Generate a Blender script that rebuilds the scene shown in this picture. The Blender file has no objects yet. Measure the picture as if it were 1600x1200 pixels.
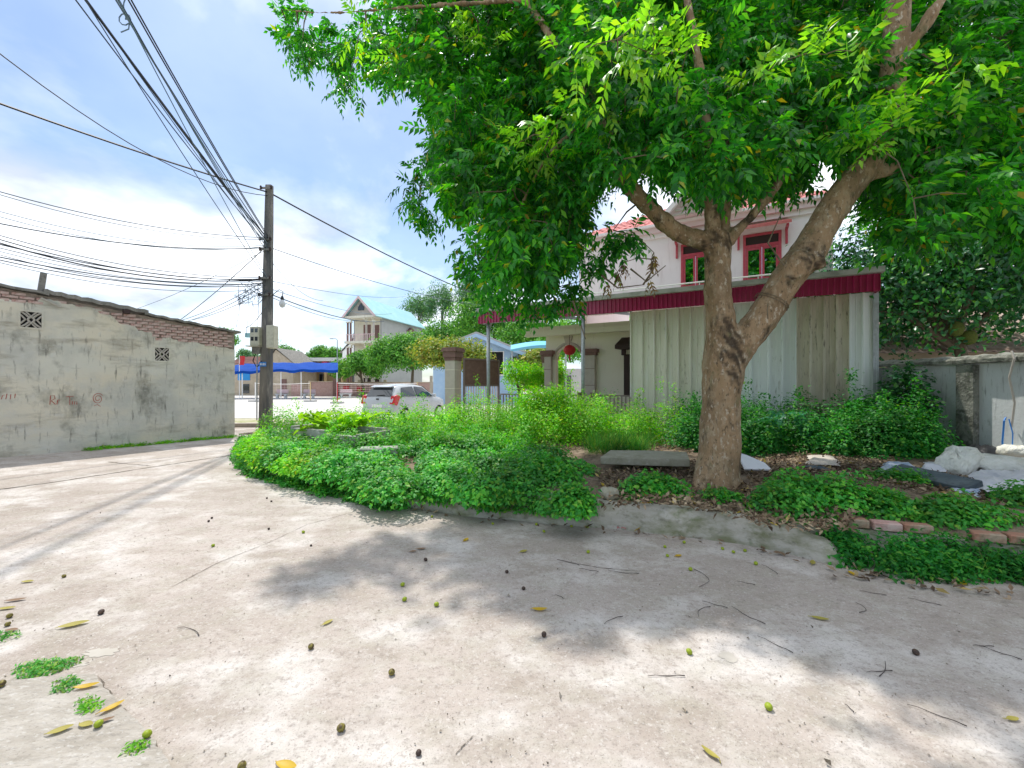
import bpy, math, random
import numpy as np
from mathutils import Vector, Matrix

random.seed(7)
RNG = np.random.default_rng(7)
scene = bpy.context.scene
COL = scene.collection
R = math.radians

# ------------------------------------------------------------------ camera
F = 640.0          # focal length in photograph pixels (1600 wide)
CAMH = 1.5
cam_d = bpy.data.cameras.new('camera')
cam_d.sensor_width = 36.0
cam_d.lens = 36.0 * F / 1600.0
cam_d.clip_start = 0.05
cam_d.clip_end = 2000
cam = bpy.data.objects.new('camera', cam_d)
cam.location = (0, 0, CAMH)
cam.rotation_euler = (R(90), 0, 0)
COL.objects.link(cam)
scene.camera = cam

# ------------------------------------------------------------------ sky, sun, exposure
SUN_EL = 63.0
SUN_AZ = (-0.50, 0.87)                       # horizontal direction towards the sun
world = bpy.data.worlds.new('World')
scene.world = world
world.use_nodes = True
wt = world.node_tree
wt.nodes.clear()


def nd(t, kind, **kw):
    n = t.nodes.new(kind)
    for k, v in kw.items():
        setattr(n, k, v)
    return n


w_out = nd(wt, 'ShaderNodeOutputWorld')
w_bg = nd(wt, 'ShaderNodeBackground')
w_bg.inputs['Strength'].default_value = 0.15
w_sky = nd(wt, 'ShaderNodeTexSky', sky_type='NISHITA')
w_sky.sun_disc = False
w_sky.sun_elevation = R(SUN_EL)
w_sky.sun_rotation = math.atan2(SUN_AZ[0], SUN_AZ[1])
w_sky.air_density = 1.0
w_sky.dust_density = 1.0
w_sky.ozone_density = 2.0
w_tc = nd(wt, 'ShaderNodeTexCoord')
w_sep = nd(wt, 'ShaderNodeSeparateXYZ')
w_add = nd(wt, 'ShaderNodeMath', operation='ADD')
w_add.inputs[1].default_value = 0.35
w_abs = nd(wt, 'ShaderNodeMath', operation='ABSOLUTE')
w_div = nd(wt, 'ShaderNodeVectorMath', operation='DIVIDE')
w_comb = nd(wt, 'ShaderNodeCombineXYZ')
w_noise = nd(wt, 'ShaderNodeTexNoise')
w_noise.inputs['Scale'].default_value = 1.1
w_noise.inputs['Detail'].default_value = 7
w_noise.inputs['Roughness'].default_value = 0.56
w_noise.inputs['Distortion'].default_value = 0.25
w_map = nd(wt, 'ShaderNodeMapping')
w_map.inputs['Location'].default_value = (4.3, 8.75, 4.0)
w_ramp = nd(wt, 'ShaderNodeValToRGB')
w_ramp.color_ramp.elements[0].position = 0.42
w_ramp.color_ramp.elements[1].position = 0.60
w_ramp.color_ramp.elements[0].color = (0.12, 0.12, 0.12, 1)
w_ramp.color_ramp.elements[1].color = (0.97, 0.97, 0.97, 1)
w_mix = nd(wt, 'ShaderNodeMix', data_type='RGBA')
w_gain = nd(wt, 'ShaderNodeMix', data_type='RGBA', blend_type='MULTIPLY')
w_gain.inputs['Factor'].default_value = 1.0
w_gain.inputs['B'].default_value = (0.40, 0.46, 0.50, 1)
w_n2 = nd(wt, 'ShaderNodeTexNoise')
w_n2.inputs['Scale'].default_value = 2.3
w_n2.inputs['Detail'].default_value = 6
w_shade = nd(wt, 'ShaderNodeMix', data_type='RGBA')
w_shade.inputs['A'].default_value = (2.25, 2.5, 2.9, 1)
w_shade.inputs['B'].default_value = (5.2, 5.35, 5.55, 1)
w_r2 = nd(wt, 'ShaderNodeMapRange')
w_r2.inputs['From Min'].default_value = 0.36
w_r2.inputs['From Max'].default_value = 0.60
L = wt.links.new
L(w_tc.outputs['Generated'], w_sep.inputs[0])
L(w_sep.outputs['Z'], w_abs.inputs[0])
L(w_abs.outputs[0], w_add.inputs[0])
for a in 'XYZ':
    L(w_add.outputs[0], w_comb.inputs[a])
L(w_tc.outputs['Generated'], w_div.inputs[0])
L(w_comb.outputs[0], w_div.inputs[1])
L(w_div.outputs[0], w_map.inputs['Vector'])
L(w_map.outputs[0], w_noise.inputs['Vector'])
L(w_noise.outputs['Fac'], w_ramp.inputs[0])
L(w_map.outputs[0], w_n2.inputs['Vector'])
L(w_n2.outputs['Fac'], w_r2.inputs['Value'])
L(w_r2.outputs[0], w_shade.inputs['Factor'])
L(w_shade.outputs['Result'], w_mix.inputs['B'])
L(w_sky.outputs[0], w_gain.inputs['A'])
L(w_ramp.outputs['Color'], w_mix.inputs['Factor'])
L(w_gain.outputs['Result'], w_mix.inputs['A'])
L(w_mix.outputs['Result'], w_bg.inputs['Color'])
L(w_bg.outputs[0], w_out.inputs['Surface'])

sun_d = bpy.data.lights.new('sun', 'SUN')
sun_d.energy = 2.0
sun_d.angle = R(0.9)
sun_d.color = (1.0, 0.95, 0.88)
sun = bpy.data.objects.new('sun', sun_d)
ce, se = math.cos(R(SUN_EL)), math.sin(R(SUN_EL))
TO_SUN = Vector((SUN_AZ[0] * ce, SUN_AZ[1] * ce, se)).normalized()
sun.rotation_euler = (-TO_SUN).to_track_quat('-Z', 'Y').to_euler()
sun.location = (-20, 30, 50)
COL.objects.link(sun)

scene.view_settings.view_transform = 'Standard'
scene.view_settings.look = 'None'
scene.view_settings.exposure = 1.2
scene.view_settings.gamma = 1.0
scene.cycles.max_bounces = 7
scene.cycles.transparent_max_bounces = 6
scene.cycles.use_denoising = True


# ------------------------------------------------------------------ geometry helpers
def gp(px, py, z=0.0):
    """the point at height z that a photograph pixel below the horizon shows"""
    Y = (CAMH - z) * F / (py - 600.0)
    return Vector(((px - 800.0) / F * Y, Y, z))


def at(px, py, Y):
    return Vector(((px - 800.0) / F * Y, Y, CAMH - (py - 600.0) / F * Y))


class MB:
    def __init__(s):
        s.v, s.f = [], []

    def add(s, vs, fs):
        n = len(s.v)
        s.v += [tuple(p) for p in vs]
        s.f += [tuple(i + n for i in q) for q in fs]
        return s

    def box(s, x0, x1, y0, y1, z0, z1):
        return s.add([(x0, y0, z0), (x1, y0, z0), (x1, y1, z0), (x0, y1, z0), (x0, y0, z1), (x1, y0, z1), (x1, y1, z1), (x0, y1, z1)],
                     [(0, 3, 2, 1), (4, 5, 6, 7), (0, 1, 5, 4), (1, 2, 6, 5), (2, 3, 7, 6), (3, 0, 4, 7)])

    def obox(s, c, size, mat=None):
        h = [d / 2 for d in size]
        m = mat or Matrix.Identity(3)
        vs = [Vector(c) + m @ Vector((a * h[0], b * h[1], d * h[2])) for d in (-1, 1) for a, b in ((-1, -1), (1, -1), (1, 1), (-1, 1))]
        return s.add(vs, [(0, 3, 2, 1), (4, 5, 6, 7), (0, 1, 5, 4), (1, 2, 6, 5), (2, 3, 7, 6), (3, 0, 4, 7)])

    def tube(s, pts, rad, n=8, cap=True, flat=1.0):
        pts = [Vector(p) for p in pts]
        if not hasattr(rad, '__len__'):
            rad = [rad] * len(pts)
        vs, fs = [], []
        t0 = (pts[1] - pts[0]).normalized()
        up = Vector((0, 0, 1)) if abs(t0.z) < 0.9 else Vector((0, 1, 0))
        u = t0.cross(up).normalized()
        for i, p in enumerate(pts):
            a, b = pts[max(0, i - 1)], pts[min(len(pts) - 1, i + 1)]
            t = (b - a).normalized()
            u = (u - t * u.dot(t))
            u = u.normalized() if u.length > 1e-6 else t.orthogonal().normalized()
            w = t.cross(u)
            for k in range(n):
                an = 2 * math.pi * k / n
                vs.append(p + (u * math.cos(an) + w * math.sin(an) * flat) * rad[i])
        for i in range(len(pts) - 1):
            for k in range(n):
                fs.append((i * n + k, i * n + (k + 1) % n, (i + 1) * n + (k + 1) % n, (i + 1) * n + k))
        if cap:
            fs.append(tuple(range(n))[::-1])
            fs.append(tuple((len(pts) - 1) * n + k for k in range(n)))
        return s.add(vs, fs)

    def prism(s, poly, y0, y1):
        """polygon in x,z pushed from y0 to y1"""
        n = len(poly)
        vs = [(x, y0, z) for x, z in poly] + [(x, y1, z) for x, z in poly]
        fs = [tuple(range(n)), tuple(range(n, 2 * n))[::-1]]
        fs += [((k + 1) % n, k, n + k, n + (k + 1) % n) for k in range(n)]
        return s.add(vs, fs)

    def slab(s, poly, z0, z1):
        """polygon in x,y pushed from z0 to z1 (counter-clockwise)"""
        n = len(poly)
        vs = [(x, y, z0) for x, y in poly] + [(x, y, z1) for x, y in poly]
        fs = [tuple(range(n))[::-1], tuple(range(n, 2 * n))]
        fs += [(k, (k + 1) % n, n + (k + 1) % n, n + k) for k in range(n)]
        return s.add(vs, fs)

    def lathe(s, c, prof, n=12, squash=1.0):
        vs, fs = [], []
        for r, z in prof:
            for k in range(n):
                a = 2 * math.pi * k / n
                vs.append((c[0] + r * math.cos(a), c[1] + r * math.sin(a) * squash, c[2] + z))
        for i in range(len(prof) - 1):
            for k in range(n):
                fs.append((i * n + k, i * n + (k + 1) % n, (i + 1) * n + (k + 1) % n, (i + 1) * n + k))
        fs.append(tuple(range(n))[::-1])
        fs.append(tuple((len(prof) - 1) * n + k for k in range(n)))
        return s.add(vs, fs)

    def strip(s, rows):
        """grid from rows of equal length"""
        m = len(rows[0])
        vs = [p for r in rows for p in r]
        fs = [(i * m + k, i * m + k + 1, (i + 1) * m + k + 1, (i + 1) * m + k) for i in range(len(rows) - 1) for k in range(m - 1)]
        return s.add(vs, fs)

    def mesh(s, name):
        me = bpy.data.meshes.new(name)
        me.from_pydata(s.v, [], s.f)
        me.update()
        return me


def link(name, me, mat, parent=None, smooth=False, loc=None, rz=0.0):
    o = bpy.data.objects.new(name, me)
    COL.objects.link(o)
    if mat is not None and not me.materials:
        me.materials.append(mat)
    if smooth:
        me.polygons.foreach_set('use_smooth', [True] * len(me.polygons))
    if parent:
        o.parent = parent
    if loc is not None:
        o.location = loc
    if rz:
        o.rotation_euler = (0, 0, rz)
    return o


def tag(o, label=None, cat=None, group=None, kind=None):
    if label:
        o['label'] = label
    if cat:
        o['category'] = cat
    if group:
        o['group'] = group
    if kind:
        o['kind'] = kind
    return o


def thing(name, label, cat, loc=(0, 0, 0), rz=0.0, group=None):
    o = bpy.data.objects.new(name, None)
    COL.objects.link(o)
    o.location = loc
    o.rotation_euler = (0, 0, rz)
    o.empty_display_size = 0.1
    return tag(o, label, cat, group)


def part(name, mb, mat, parent, smooth=False):
    return link(name, mb.mesh(name), mat, parent, smooth)


def solo(name, mb, mat, label, cat, group=None, smooth=False, loc=None, rz=0.0):
    return tag(link(name, mb.mesh(name), mat, None, smooth, loc, rz), label, cat, group)


def struct(name, mb, mat, smooth=False):
    return tag(link(name, mb.mesh(name), mat, None, smooth), None, None, None, 'structure')


def bevel(o, w=0.01, seg=2):
    m = o.modifiers.new('bevel', 'BEVEL')
    m.width = w
    m.segments = seg
    m.limit_method = 'ANGLE'
    return o


def copy_tree(o, parent=None):
    c = o.copy()
    COL.objects.link(c)
    c.parent = parent
    for ch in o.children:
        copy_tree(ch, c)
    return c


def np_mesh(name, V, faces):
    """V (n,3), faces (m,k) numpy, all k alike"""
    me = bpy.data.meshes.new(name)
    V = np.asarray(V, np.float32)
    faces = np.asarray(faces, np.int32)
    m, k = faces.shape
    me.vertices.add(len(V))
    me.vertices.foreach_set('co', V.ravel())
    me.loops.add(m * k)
    me.loops.foreach_set('vertex_index', faces.ravel())
    me.polygons.add(m)
    me.polygons.foreach_set('loop_start', np.arange(0, m * k, k, dtype=np.int32))
    me.polygons.foreach_set('loop_total', np.full(m, k, np.int32))
    me.update(calc_edges=True)
    return me


def unit(a):
    return a / np.maximum(np.linalg.norm(a, axis=1, keepdims=True), 1e-9)


def leaves_geo(P, D, N, Ln, W, fold=0.18, droop=0.12):
    """leaf blades: 5 points, 4 triangles each"""
    D = unit(D)
    S = unit(np.cross(D, N))
    N = np.cross(S, D)
    Ln = np.broadcast_to(np.asarray(Ln, float), (len(P),))[:, None]
    W = np.broadcast_to(np.asarray(W, float), (len(P),))[:, None]
    mid = P + D * Ln * 0.42
    tip = P + D * Ln - N * Ln * droop
    lf = P + D * Ln * 0.40 - S * W * 0.5 + N * W * fold
    rt = P + D * Ln * 0.40 + S * W * 0.5 + N * W * fold
    V = np.stack([P, lf, mid, rt, tip], 1).reshape(-1, 3)
    base = np.arange(len(P))[:, None] * 5
    T = np.array([[0, 3, 2], [0, 2, 1], [2, 3, 4], [2, 4, 1]])
    Fc = (base[:, None, :] + T[None]).reshape(-1, 3)
    return V, Fc


def join_geo(gs):
    Vs, Fs, n = [], [], 0
    for V, Fc in gs:
        Vs.append(V)
        Fs.append(Fc + n)
        n += len(V)
    return np.concatenate(Vs), np.concatenate(Fs)


def rand_dirs(n, rng=RNG):
    return unit(rng.normal(size=(n, 3)))


def fnoise(P, s, seed=0):
    """cheap smooth noise in about -1..1 from sines"""
    r = np.random.default_rng(seed)
    P = np.asarray(P, float)
    out = np.zeros(len(P))
    for i in range(6):
        k = r.normal(size=P.shape[1]) * s * (0.6 + 0.35 * i)
        out += np.sin(P @ k + r.uniform(0, 6.28)) / (1 + 0.5 * i)
    return out / 2.6


# ------------------------------------------------------------------ materials
MATS = {}


def pmat(name, base, layers=(), rough=0.8, bumps=(), spec=0.3, metal=0.0, coord='Object', alpha=1.0, trans=0.0):
    """base colour with noise layers (colour, (sx,sy,sz), lo, hi, strength); bumps (scale, strength, distance)"""
    m = bpy.data.materials.new(name)
    m.use_nodes = True
    t = m.node_tree
    t.nodes.clear()
    o = nd(t, 'ShaderNodeOutputMaterial')
    b = nd(t, 'ShaderNodeBsdfPrincipled')
    t.links.new(b.outputs[0], o.inputs[0])
    b.inputs['Roughness'].default_value = rough
    b.inputs['Specular IOR Level'].default_value = spec
    b.inputs['Metallic'].default_value = metal
    b.inputs['Base Color'].default_value = (*base, 1)
    b.inputs['Transmission Weight'].default_value = trans
    if layers or bumps:
        tc = nd(t, 'ShaderNodeTexCoord')
    cur = None
    for i, (c, sc, lo, hi, st) in enumerate(layers):
        mp = nd(t, 'ShaderNodeMapping')
        mp.inputs['Scale'].default_value = sc if hasattr(sc, '__len__') else (sc, sc, sc)
        mp.inputs['Location'].default_value = (i * 3.7, i * 1.3, i * 5.1)
        nz = nd(t, 'ShaderNodeTexNoise')
        nz.inputs['Scale'].default_value = 1.0
        nz.inputs['Detail'].default_value = 6
        nz.inputs['Roughness'].default_value = 0.62
        rp = nd(t, 'ShaderNodeMapRange')
        rp.inputs['From Min'].default_value = lo
        rp.inputs['From Max'].default_value = hi
        rp.inputs['To Max'].default_value = st
        mx = nd(t, 'ShaderNodeMix', data_type='RGBA')
        mx.inputs['A'].default_value = (*base, 1)
        mx.inputs['B'].default_value = (*c, 1)
        t.links.new(tc.outputs[coord], mp.inputs[0])
        t.links.new(mp.outputs[0], nz.inputs['Vector'])
        t.links.new(nz.outputs['Fac'], rp.inputs['Value'])
        t.links.new(rp.outputs[0], mx.inputs['Factor'])
        if cur:
            t.links.new(cur, mx.inputs['A'])
        cur = mx.outputs['Result']
    if cur:
        t.links.new(cur, b.inputs['Base Color'])
    prev = None
    for sc, st, dist in bumps:
        mp = nd(t, 'ShaderNodeMapping')
        mp.inputs['Scale'].default_value = sc if hasattr(sc, '__len__') else (sc, sc, sc)
        nz = nd(t, 'ShaderNodeTexNoise')
        nz.inputs['Scale'].default_value = 1.0
        nz.inputs['Detail'].default_value = 5
        bp = nd(t, 'ShaderNodeBump')
        bp.inputs['Strength'].default_value = st
        bp.inputs['Distance'].default_value = dist
        t.links.new(tc.outputs[coord], mp.inputs[0])
        t.links.new(mp.outputs[0], nz.inputs['Vector'])
        t.links.new(nz.outputs['Fac'], bp.inputs['Height'])
        if prev:
            t.links.new(prev, bp.inputs['Normal'])
        prev = bp.outputs[0]
    if prev:
        t.links.new(prev, b.inputs['Normal'])
    MATS[name] = m
    return m


def leafmat(name, cols, rough=0.45, trans=0.38, tint=(1.5, 1.35, 0.5), spec=0.4):
    """cols: list of (pos, rgb) picked per leaf; light shines through"""
    m = bpy.data.materials.new(name)
    m.use_nodes = True
    t = m.node_tree
    t.nodes.clear()
    o = nd(t, 'ShaderNodeOutputMaterial')
    g = nd(t, 'ShaderNodeNewGeometry')
    r = nd(t, 'ShaderNodeValToRGB')
    el = r.color_ramp.elements
    while len(el) < len(cols):
        el.new(0.5)
    for e, (p, c) in zip(el, cols):
        e.position = p
        e.color = (*c, 1)
    t.links.new(g.outputs['Random Per Island'], r.inputs[0])
    tc = nd(t, 'ShaderNodeTexCoord')
    nz = nd(t, 'ShaderNodeTexNoise')
    nz.inputs['Scale'].default_value = 1.6
    nz.inputs['Detail'].default_value = 4
    mr = nd(t, 'ShaderNodeMapRange')
    for k_, v_ in (('From Min', .36), ('From Max', .64), ('To Min', .62), ('To Max', 1.38)):
        mr.inputs[k_].default_value = v_
    pm_ = nd(t, 'ShaderNodeVectorMath', operation='SCALE')
    t.links.new(tc.outputs['Object'], nz.inputs['Vector'])
    t.links.new(nz.outputs['Fac'], mr.inputs['Value'])
    t.links.new(r.outputs[0], pm_.inputs[0])
    t.links.new(mr.outputs[0], pm_.inputs['Scale'])
    b = nd(t, 'ShaderNodeBsdfPrincipled')
    b.inputs['Roughness'].default_value = rough
    b.inputs['Specular IOR Level'].default_value = spec
    t.links.new(pm_.outputs[0], b.inputs['Base Color'])
    tr = nd(t, 'ShaderNodeBsdfTranslucent')
    mu = nd(t, 'ShaderNodeMix', data_type='RGBA', blend_type='MULTIPLY')
    mu.inputs['Factor'].default_value = 1.0
    mu.inputs['B'].default_value = (*tint, 1)
    t.links.new(pm_.outputs[0], mu.inputs['A'])
    t.links.new(mu.outputs['Result'], tr.inputs[0])
    mx = nd(t, 'ShaderNodeMixShader')
    mx.inputs[0].default_value = trans
    t.links.new(b.outputs[0], mx.inputs[1])
    t.links.new(tr.outputs[0], mx.inputs[2])
    t.links.new(mx.outputs[0], o.inputs[0])
    MATS[name] = m
    return m


M_road = pmat('road_concrete', (0.43, 0.378, 0.34), [
    ((0.315, 0.272, 0.235), (0.35, 0.35, 1), 0.42, 0.62, 0.9),
    ((0.56, 0.525, 0.495), (1.1, 1.4, 1), 0.48, 0.60, 0.85),
    ((0.30, 0.255, 0.215), (2.0, 3.0, 1), 0.50, 0.66, 0.75),
    ((0.35, 0.325, 0.265), (5, 7, 1), 0.46, 0.68, 0.5),
    ((0.52, 0.485, 0.445), (9, 14, 1), 0.54, 0.70, 0.4),
    ((0.22, 0.19, 0.165), (34, 38, 1), 0.52, 0.68, 0.6),
    ((0.56, 0.53, 0.50), (60, 66, 1), 0.56, 0.68, 0.6),
    ((0.17, 0.15, 0.13), (130, 130, 1), 0.56, 0.66, 0.6),
], rough=0.92, bumps=[((2.2, 2.2, 1), 0.4, 0.03), ((24, 28, 1), 0.7, 0.009), ((95, 95, 1), 0.8, 0.004)], spec=0.15)
M_crack = pmat('crack_dirt', (0.10, 0.085, 0.07), [((0.22, 0.19, 0.15), 20, 0.45, 0.6, 0.7)], rough=1.0)
M_patch = pmat('smooth_cement', (0.43, 0.40, 0.355), [((0.38, 0.35, 0.30), 6, 0.45, 0.65, 0.7)], rough=0.8, bumps=[(30, 0.3, 0.004)])
M_ground = pmat('far_ground', (0.16, 0.17, 0.08), [((0.22, 0.18, 0.12), 0.2, 0.4, 0.6, 0.8)], rough=1.0)
M_plaza = pmat('plaza_concrete', (0.52, 0.50, 0.47), [((0.44, 0.42, 0.39), 0.3, 0.45, 0.65, 0.6), ((0.58, 0.56, 0.54), 2, 0.5, 0.7, 0.6)], rough=0.85)
M_kerb = pmat('mossy_kerb', (0.42, 0.405, 0.35), [
    ((0.16, 0.175, 0.085), (2.5, 2.5, 5), 0.42, 0.60, 0.85), ((0.50, 0.48, 0.43), (5, 5, 9), 0.52, 0.68, 0.7),
    ((0.13, 0.13, 0.09), (14, 14, 22), 0.56, 0.70, 0.6), ((0.10, 0.17, 0.05), (6, 6, 6), 0.60, 0.72, 0.7)],
    rough=0.95, bumps=[(9, 0.6, 0.03), (45, 0.5, 0.008)])
M_soil = pmat('bed_soil', (0.17, 0.125, 0.085), [((0.27, 0.21, 0.15), 3, 0.42, 0.62, 0.8), ((0.09, 0.065, 0.045), 11, 0.5, 0.66, 0.7),
    ((0.40, 0.36, 0.31), 30, 0.6, 0.7, 0.6)], rough=1.0, bumps=[(14, 0.8, 0.04), (60, 0.6, 0.01)])
M_plaster = pmat('old_plaster', (0.60, 0.58, 0.50), [
    ((0.64, 0.56, 0.42), (0.35, 1, 0.8), 0.45, 0.60, 0.7),
    ((0.46, 0.455, 0.41), (1.1, 1, 0.9), 0.43, 0.62, 0.85),
    ((0.66, 0.60, 0.48), (0.55, 1, 1.4), 0.47, 0.66, 0.9),
    ((0.17, 0.168, 0.14), (1.6, 1.0, 1.1), 0.53, 0.68, 0.85),
    ((0.27, 0.24, 0.185), (0.9, 1.0, 3.2), 0.55, 0.68, 0.7),
    ((0.56, 0.55, 0.52), (6, 1, 7), 0.56, 0.72, 0.6),
    ((0.11, 0.105, 0.09), (14, 1, 2.2), 0.57, 0.72, 0.75),
    ((0.60, 0.585, 0.54), (36, 1, 30), 0.60, 0.70, 0.45)],
    rough=0.95, bumps=[((2.5, 2, 3), 0.5, 0.05), (22, 0.5, 0.012), (80, 0.5, 0.004)])
M_brick = pmat('red_brick', (0.44, 0.27, 0.235), [((0.56, 0.44, 0.40), (6, 6, 9), 0.45, 0.60, 0.85), ((0.26, 0.12, 0.10), (9, 9, 9), 0.52, 0.68, 0.7),
    ((0.52, 0.47, 0.42), (14, 14, 14), 0.57, 0.70, 0.7)], rough=0.95, bumps=[(40, 0.5, 0.006)])
M_brick_dirty = pmat('mossy_brick', (0.33, 0.17, 0.115), [((0.34, 0.30, 0.22), 7, 0.45, 0.60, 0.8), ((0.13, 0.12, 0.07), 12, 0.52, 0.66, 0.8)],
                     rough=0.95, bumps=[(40, 0.6, 0.008)])
M_mortar = pmat('mortar', (0.33, 0.27, 0.225), [((0.2, 0.15, 0.125), 9, 0.45, 0.65, 0.8)], rough=1.0, bumps=[(30, 0.6, 0.02)])
M_fibro = pmat('fibre_cement', (0.20, 0.195, 0.18), [((0.33, 0.31, 0.28), 4, 0.45, 0.65, 0.7), ((0.08, 0.08, 0.075), 9, 0.52, 0.68, 0.7)], rough=0.95)
M_dark = pmat('painted_dark', (0.015, 0.015, 0.015), rough=0.9)  # near-black colour standing in for the shade of unlit hollows
M_graffiti = pmat('red_chalk', (0.38, 0.06, 0.045), [((0.46, 0.33, 0.27), 40, 0.45, 0.62, 0.6)], rough=1.0)
M_chalk = pmat('white_chalk', (0.62, 0.61, 0.58), [((0.42, 0.40, 0.35), 40, 0.42, 0.58, 0.8)], rough=1.0)
M_pole = pmat('pole_concrete', (0.20, 0.185, 0.165), [((0.085, 0.088, 0.09), (3, 3, 0.5), 0.42, 0.58, 0.9), ((0.40, 0.37, 0.33), (8, 8, 1.5), 0.54, 0.70, 0.7)],
              rough=0.95, bumps=[((20, 20, 5), 0.5, 0.02)])
M_cable = pmat('black_cable', (0.02, 0.021, 0.024), rough=0.5)
M_cable_grey = pmat('blue_grey_cable', (0.055, 0.075, 0.10), rough=0.55)
M_cable_teal = pmat('pale_cable', (0.13, 0.20, 0.26), rough=0.6)
M_box = pmat('meter_box_plastic', (0.55, 0.53, 0.42), [((0.38, 0.37, 0.28), 12, 0.45, 0.65, 0.6)], rough=0.6)
M_steel = pmat('galvanised', (0.40, 0.43, 0.45), [((0.28, 0.29, 0.30), 12, 0.45, 0.62, 0.6)], rough=0.5, metal=0.5)
M_blue = pmat('blue_plate', (0.04, 0.22, 0.62), rough=0.5)
M_white = pmat('white_paint', (0.78, 0.78, 0.76), rough=0.6)
M_glass_sky = pmat('reflecting_glass', (0.42, 0.50, 0.58), rough=0.03, metal=1.0)
M_glass_dark = pmat('window_glass', (0.02, 0.028, 0.035), rough=0.04, spec=0.9)
M_sheet_cream = pmat('cream_sheet', (0.77, 0.74, 0.65), [
    ((0.66, 0.61, 0.50), (2.5, 2.5, 0.35), 0.45, 0.62, 0.8), ((0.84, 0.83, 0.79), (5, 5, 0.6), 0.52, 0.66, 0.7),
    ((0.30, 0.27, 0.20), (16, 16, 2.2), 0.60, 0.72, 0.7), ((0.22, 0.13, 0.07), (30, 30, 12), 0.65, 0.72, 0.8)], rough=0.6, bumps=[((3, 3, 1), 0.2, 0.02)])
M_sheet_white = pmat('white_sheet', (0.80, 0.84, 0.83), [
    ((0.70, 0.74, 0.72), (2.5, 2.5, 0.35), 0.45, 0.62, 0.8), ((0.86, 0.88, 0.87), (5, 5, 0.6), 0.52, 0.66, 0.7),
    ((0.26, 0.25, 0.20), (17, 17, 2.2), 0.61, 0.72, 0.7)], rough=0.55, bumps=[((3, 3, 1), 0.2, 0.02)])
M_sheet_brown = pmat('stained_sheet', (0.66, 0.61, 0.50), [
    ((0.46, 0.41, 0.31), (3, 3, 0.5), 0.42, 0.60, 0.85), ((0.54, 0.50, 0.42), (6, 6, 0.7), 0.54, 0.68, 0.6),
    ((0.10, 0.08, 0.055), (18, 18, 3), 0.57, 0.68, 0.85)], rough=0.7, bumps=[((3, 3, 1), 0.2, 0.02)])
M_fascia = pmat('crimson_sheet', (0.40, 0.014, 0.10), [((0.26, 0.01, 0.06), (2, 2, 3), 0.45, 0.65, 0.6), ((0.45, 0.10, 0.16), 20, 0.6, 0.72, 0.4)], rough=0.32, spec=0.7)
M_gutter = pmat('grey_roof_edge', (0.46, 0.46, 0.43), [((0.25, 0.25, 0.23), (3, 3, 6), 0.45, 0.65, 0.8)], rough=0.8)
M_cream = pmat('cream_wall', (0.80, 0.76, 0.64), [((0.74, 0.69, 0.56), 1.2, 0.45, 0.65, 0.6), ((0.42, 0.37, 0.28), (6, 6, 1), 0.6, 0.74, 0.5)], rough=0.85)
M_pink = pmat('pale_pink_wall', (0.88, 0.79, 0.78), [((0.82, 0.71, 0.71), 1.0, 0.45, 0.65, 0.6), ((0.66, 0.56, 0.54), (5, 5, 0.8), 0.58, 0.74, 0.5)], rough=0.85)
M_pinktrim = pmat('pink_trim', (0.78, 0.58, 0.58), rough=0.7)
M_redframe = pmat('rose_red_frame', (0.50, 0.07, 0.10), [((0.56, 0.16, 0.17), 9, 0.48, 0.68, 0.5)], rough=0.5)
M_redroof = pmat('red_roof', (0.46, 0.115, 0.105), [((0.58, 0.24, 0.21), 4, 0.45, 0.65, 0.7)], rough=0.6)
M_brown = pmat('brown_stone', (0.20, 0.115, 0.10), [((0.28, 0.17, 0.14), 7, 0.45, 0.65, 0.6)], rough=0.7)
M_pillar = pmat('grey_pillar_tile', (0.53, 0.48, 0.42), [((0.44, 0.39, 0.34), 5, 0.45, 0.65, 0.6)], rough=0.7)
M_rail = pmat('mauve_railing', (0.27, 0.20, 0.19), [((0.16, 0.11, 0.10), 9, 0.5, 0.7, 0.6)], rough=0.6)
M_darkwood = pmat('dark_wood', (0.05, 0.032, 0.03), rough=0.7)
M_bark = pmat('tree_bark', (0.33, 0.225, 0.13), [
    ((0.21, 0.142, 0.08), (3.5, 3.5, 2.0), 0.42, 0.60, 0.85), ((0.37, 0.29, 0.19), (9, 9, 5), 0.50, 0.66, 0.8),
    ((0.035, 0.028, 0.02), (5, 5, 3), 0.57, 0.68, 0.9), ((0.10, 0.115, 0.05), (6, 6, 4), 0.58, 0.70, 0.6), ((0.50, 0.43, 0.33), (22, 22, 12), 0.57, 0.66, 0.85),
    ((0.06, 0.045, 0.03), (40, 40, 16), 0.57, 0.66, 0.7)],
    rough=0.95, bumps=[((9, 9, 4), 0.9, 0.04), ((34, 34, 14), 0.9, 0.015), ((90, 90, 60), 0.7, 0.005)])
M_twig = pmat('twig_bark', (0.13, 0.10, 0.065), [((0.22, 0.18, 0.12), 12, 0.45, 0.65, 0.7)], rough=0.95)
M_darktwig = pmat('dry_twig', (0.06, 0.05, 0.045), rough=0.9)
M_leaf = leafmat('tree_leaf', [(0.0, (0.012, 0.105, 0.020)), (0.45, (0.026, 0.20, 0.024)), (0.82, (0.060, 0.33, 0.024)), (0.965, (0.14, 0.44, 0.02)), (0.998, (0.40, 0.27, 0.02))],
                 rough=0.36, trans=0.50, tint=(1.9, 1.9, 0.4))
M_leaf_young_lit = leafmat('young_sunlit_leaf', [(0.0, (0.13, 0.40, 0.02)), (0.6, (0.19, 0.50, 0.025)), (1.0, (0.30, 0.54, 0.03))], rough=0.4, trans=0.5, tint=(1.5, 1.45, 0.4))  # young leaves, with sunlit brightness added to their colour
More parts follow.
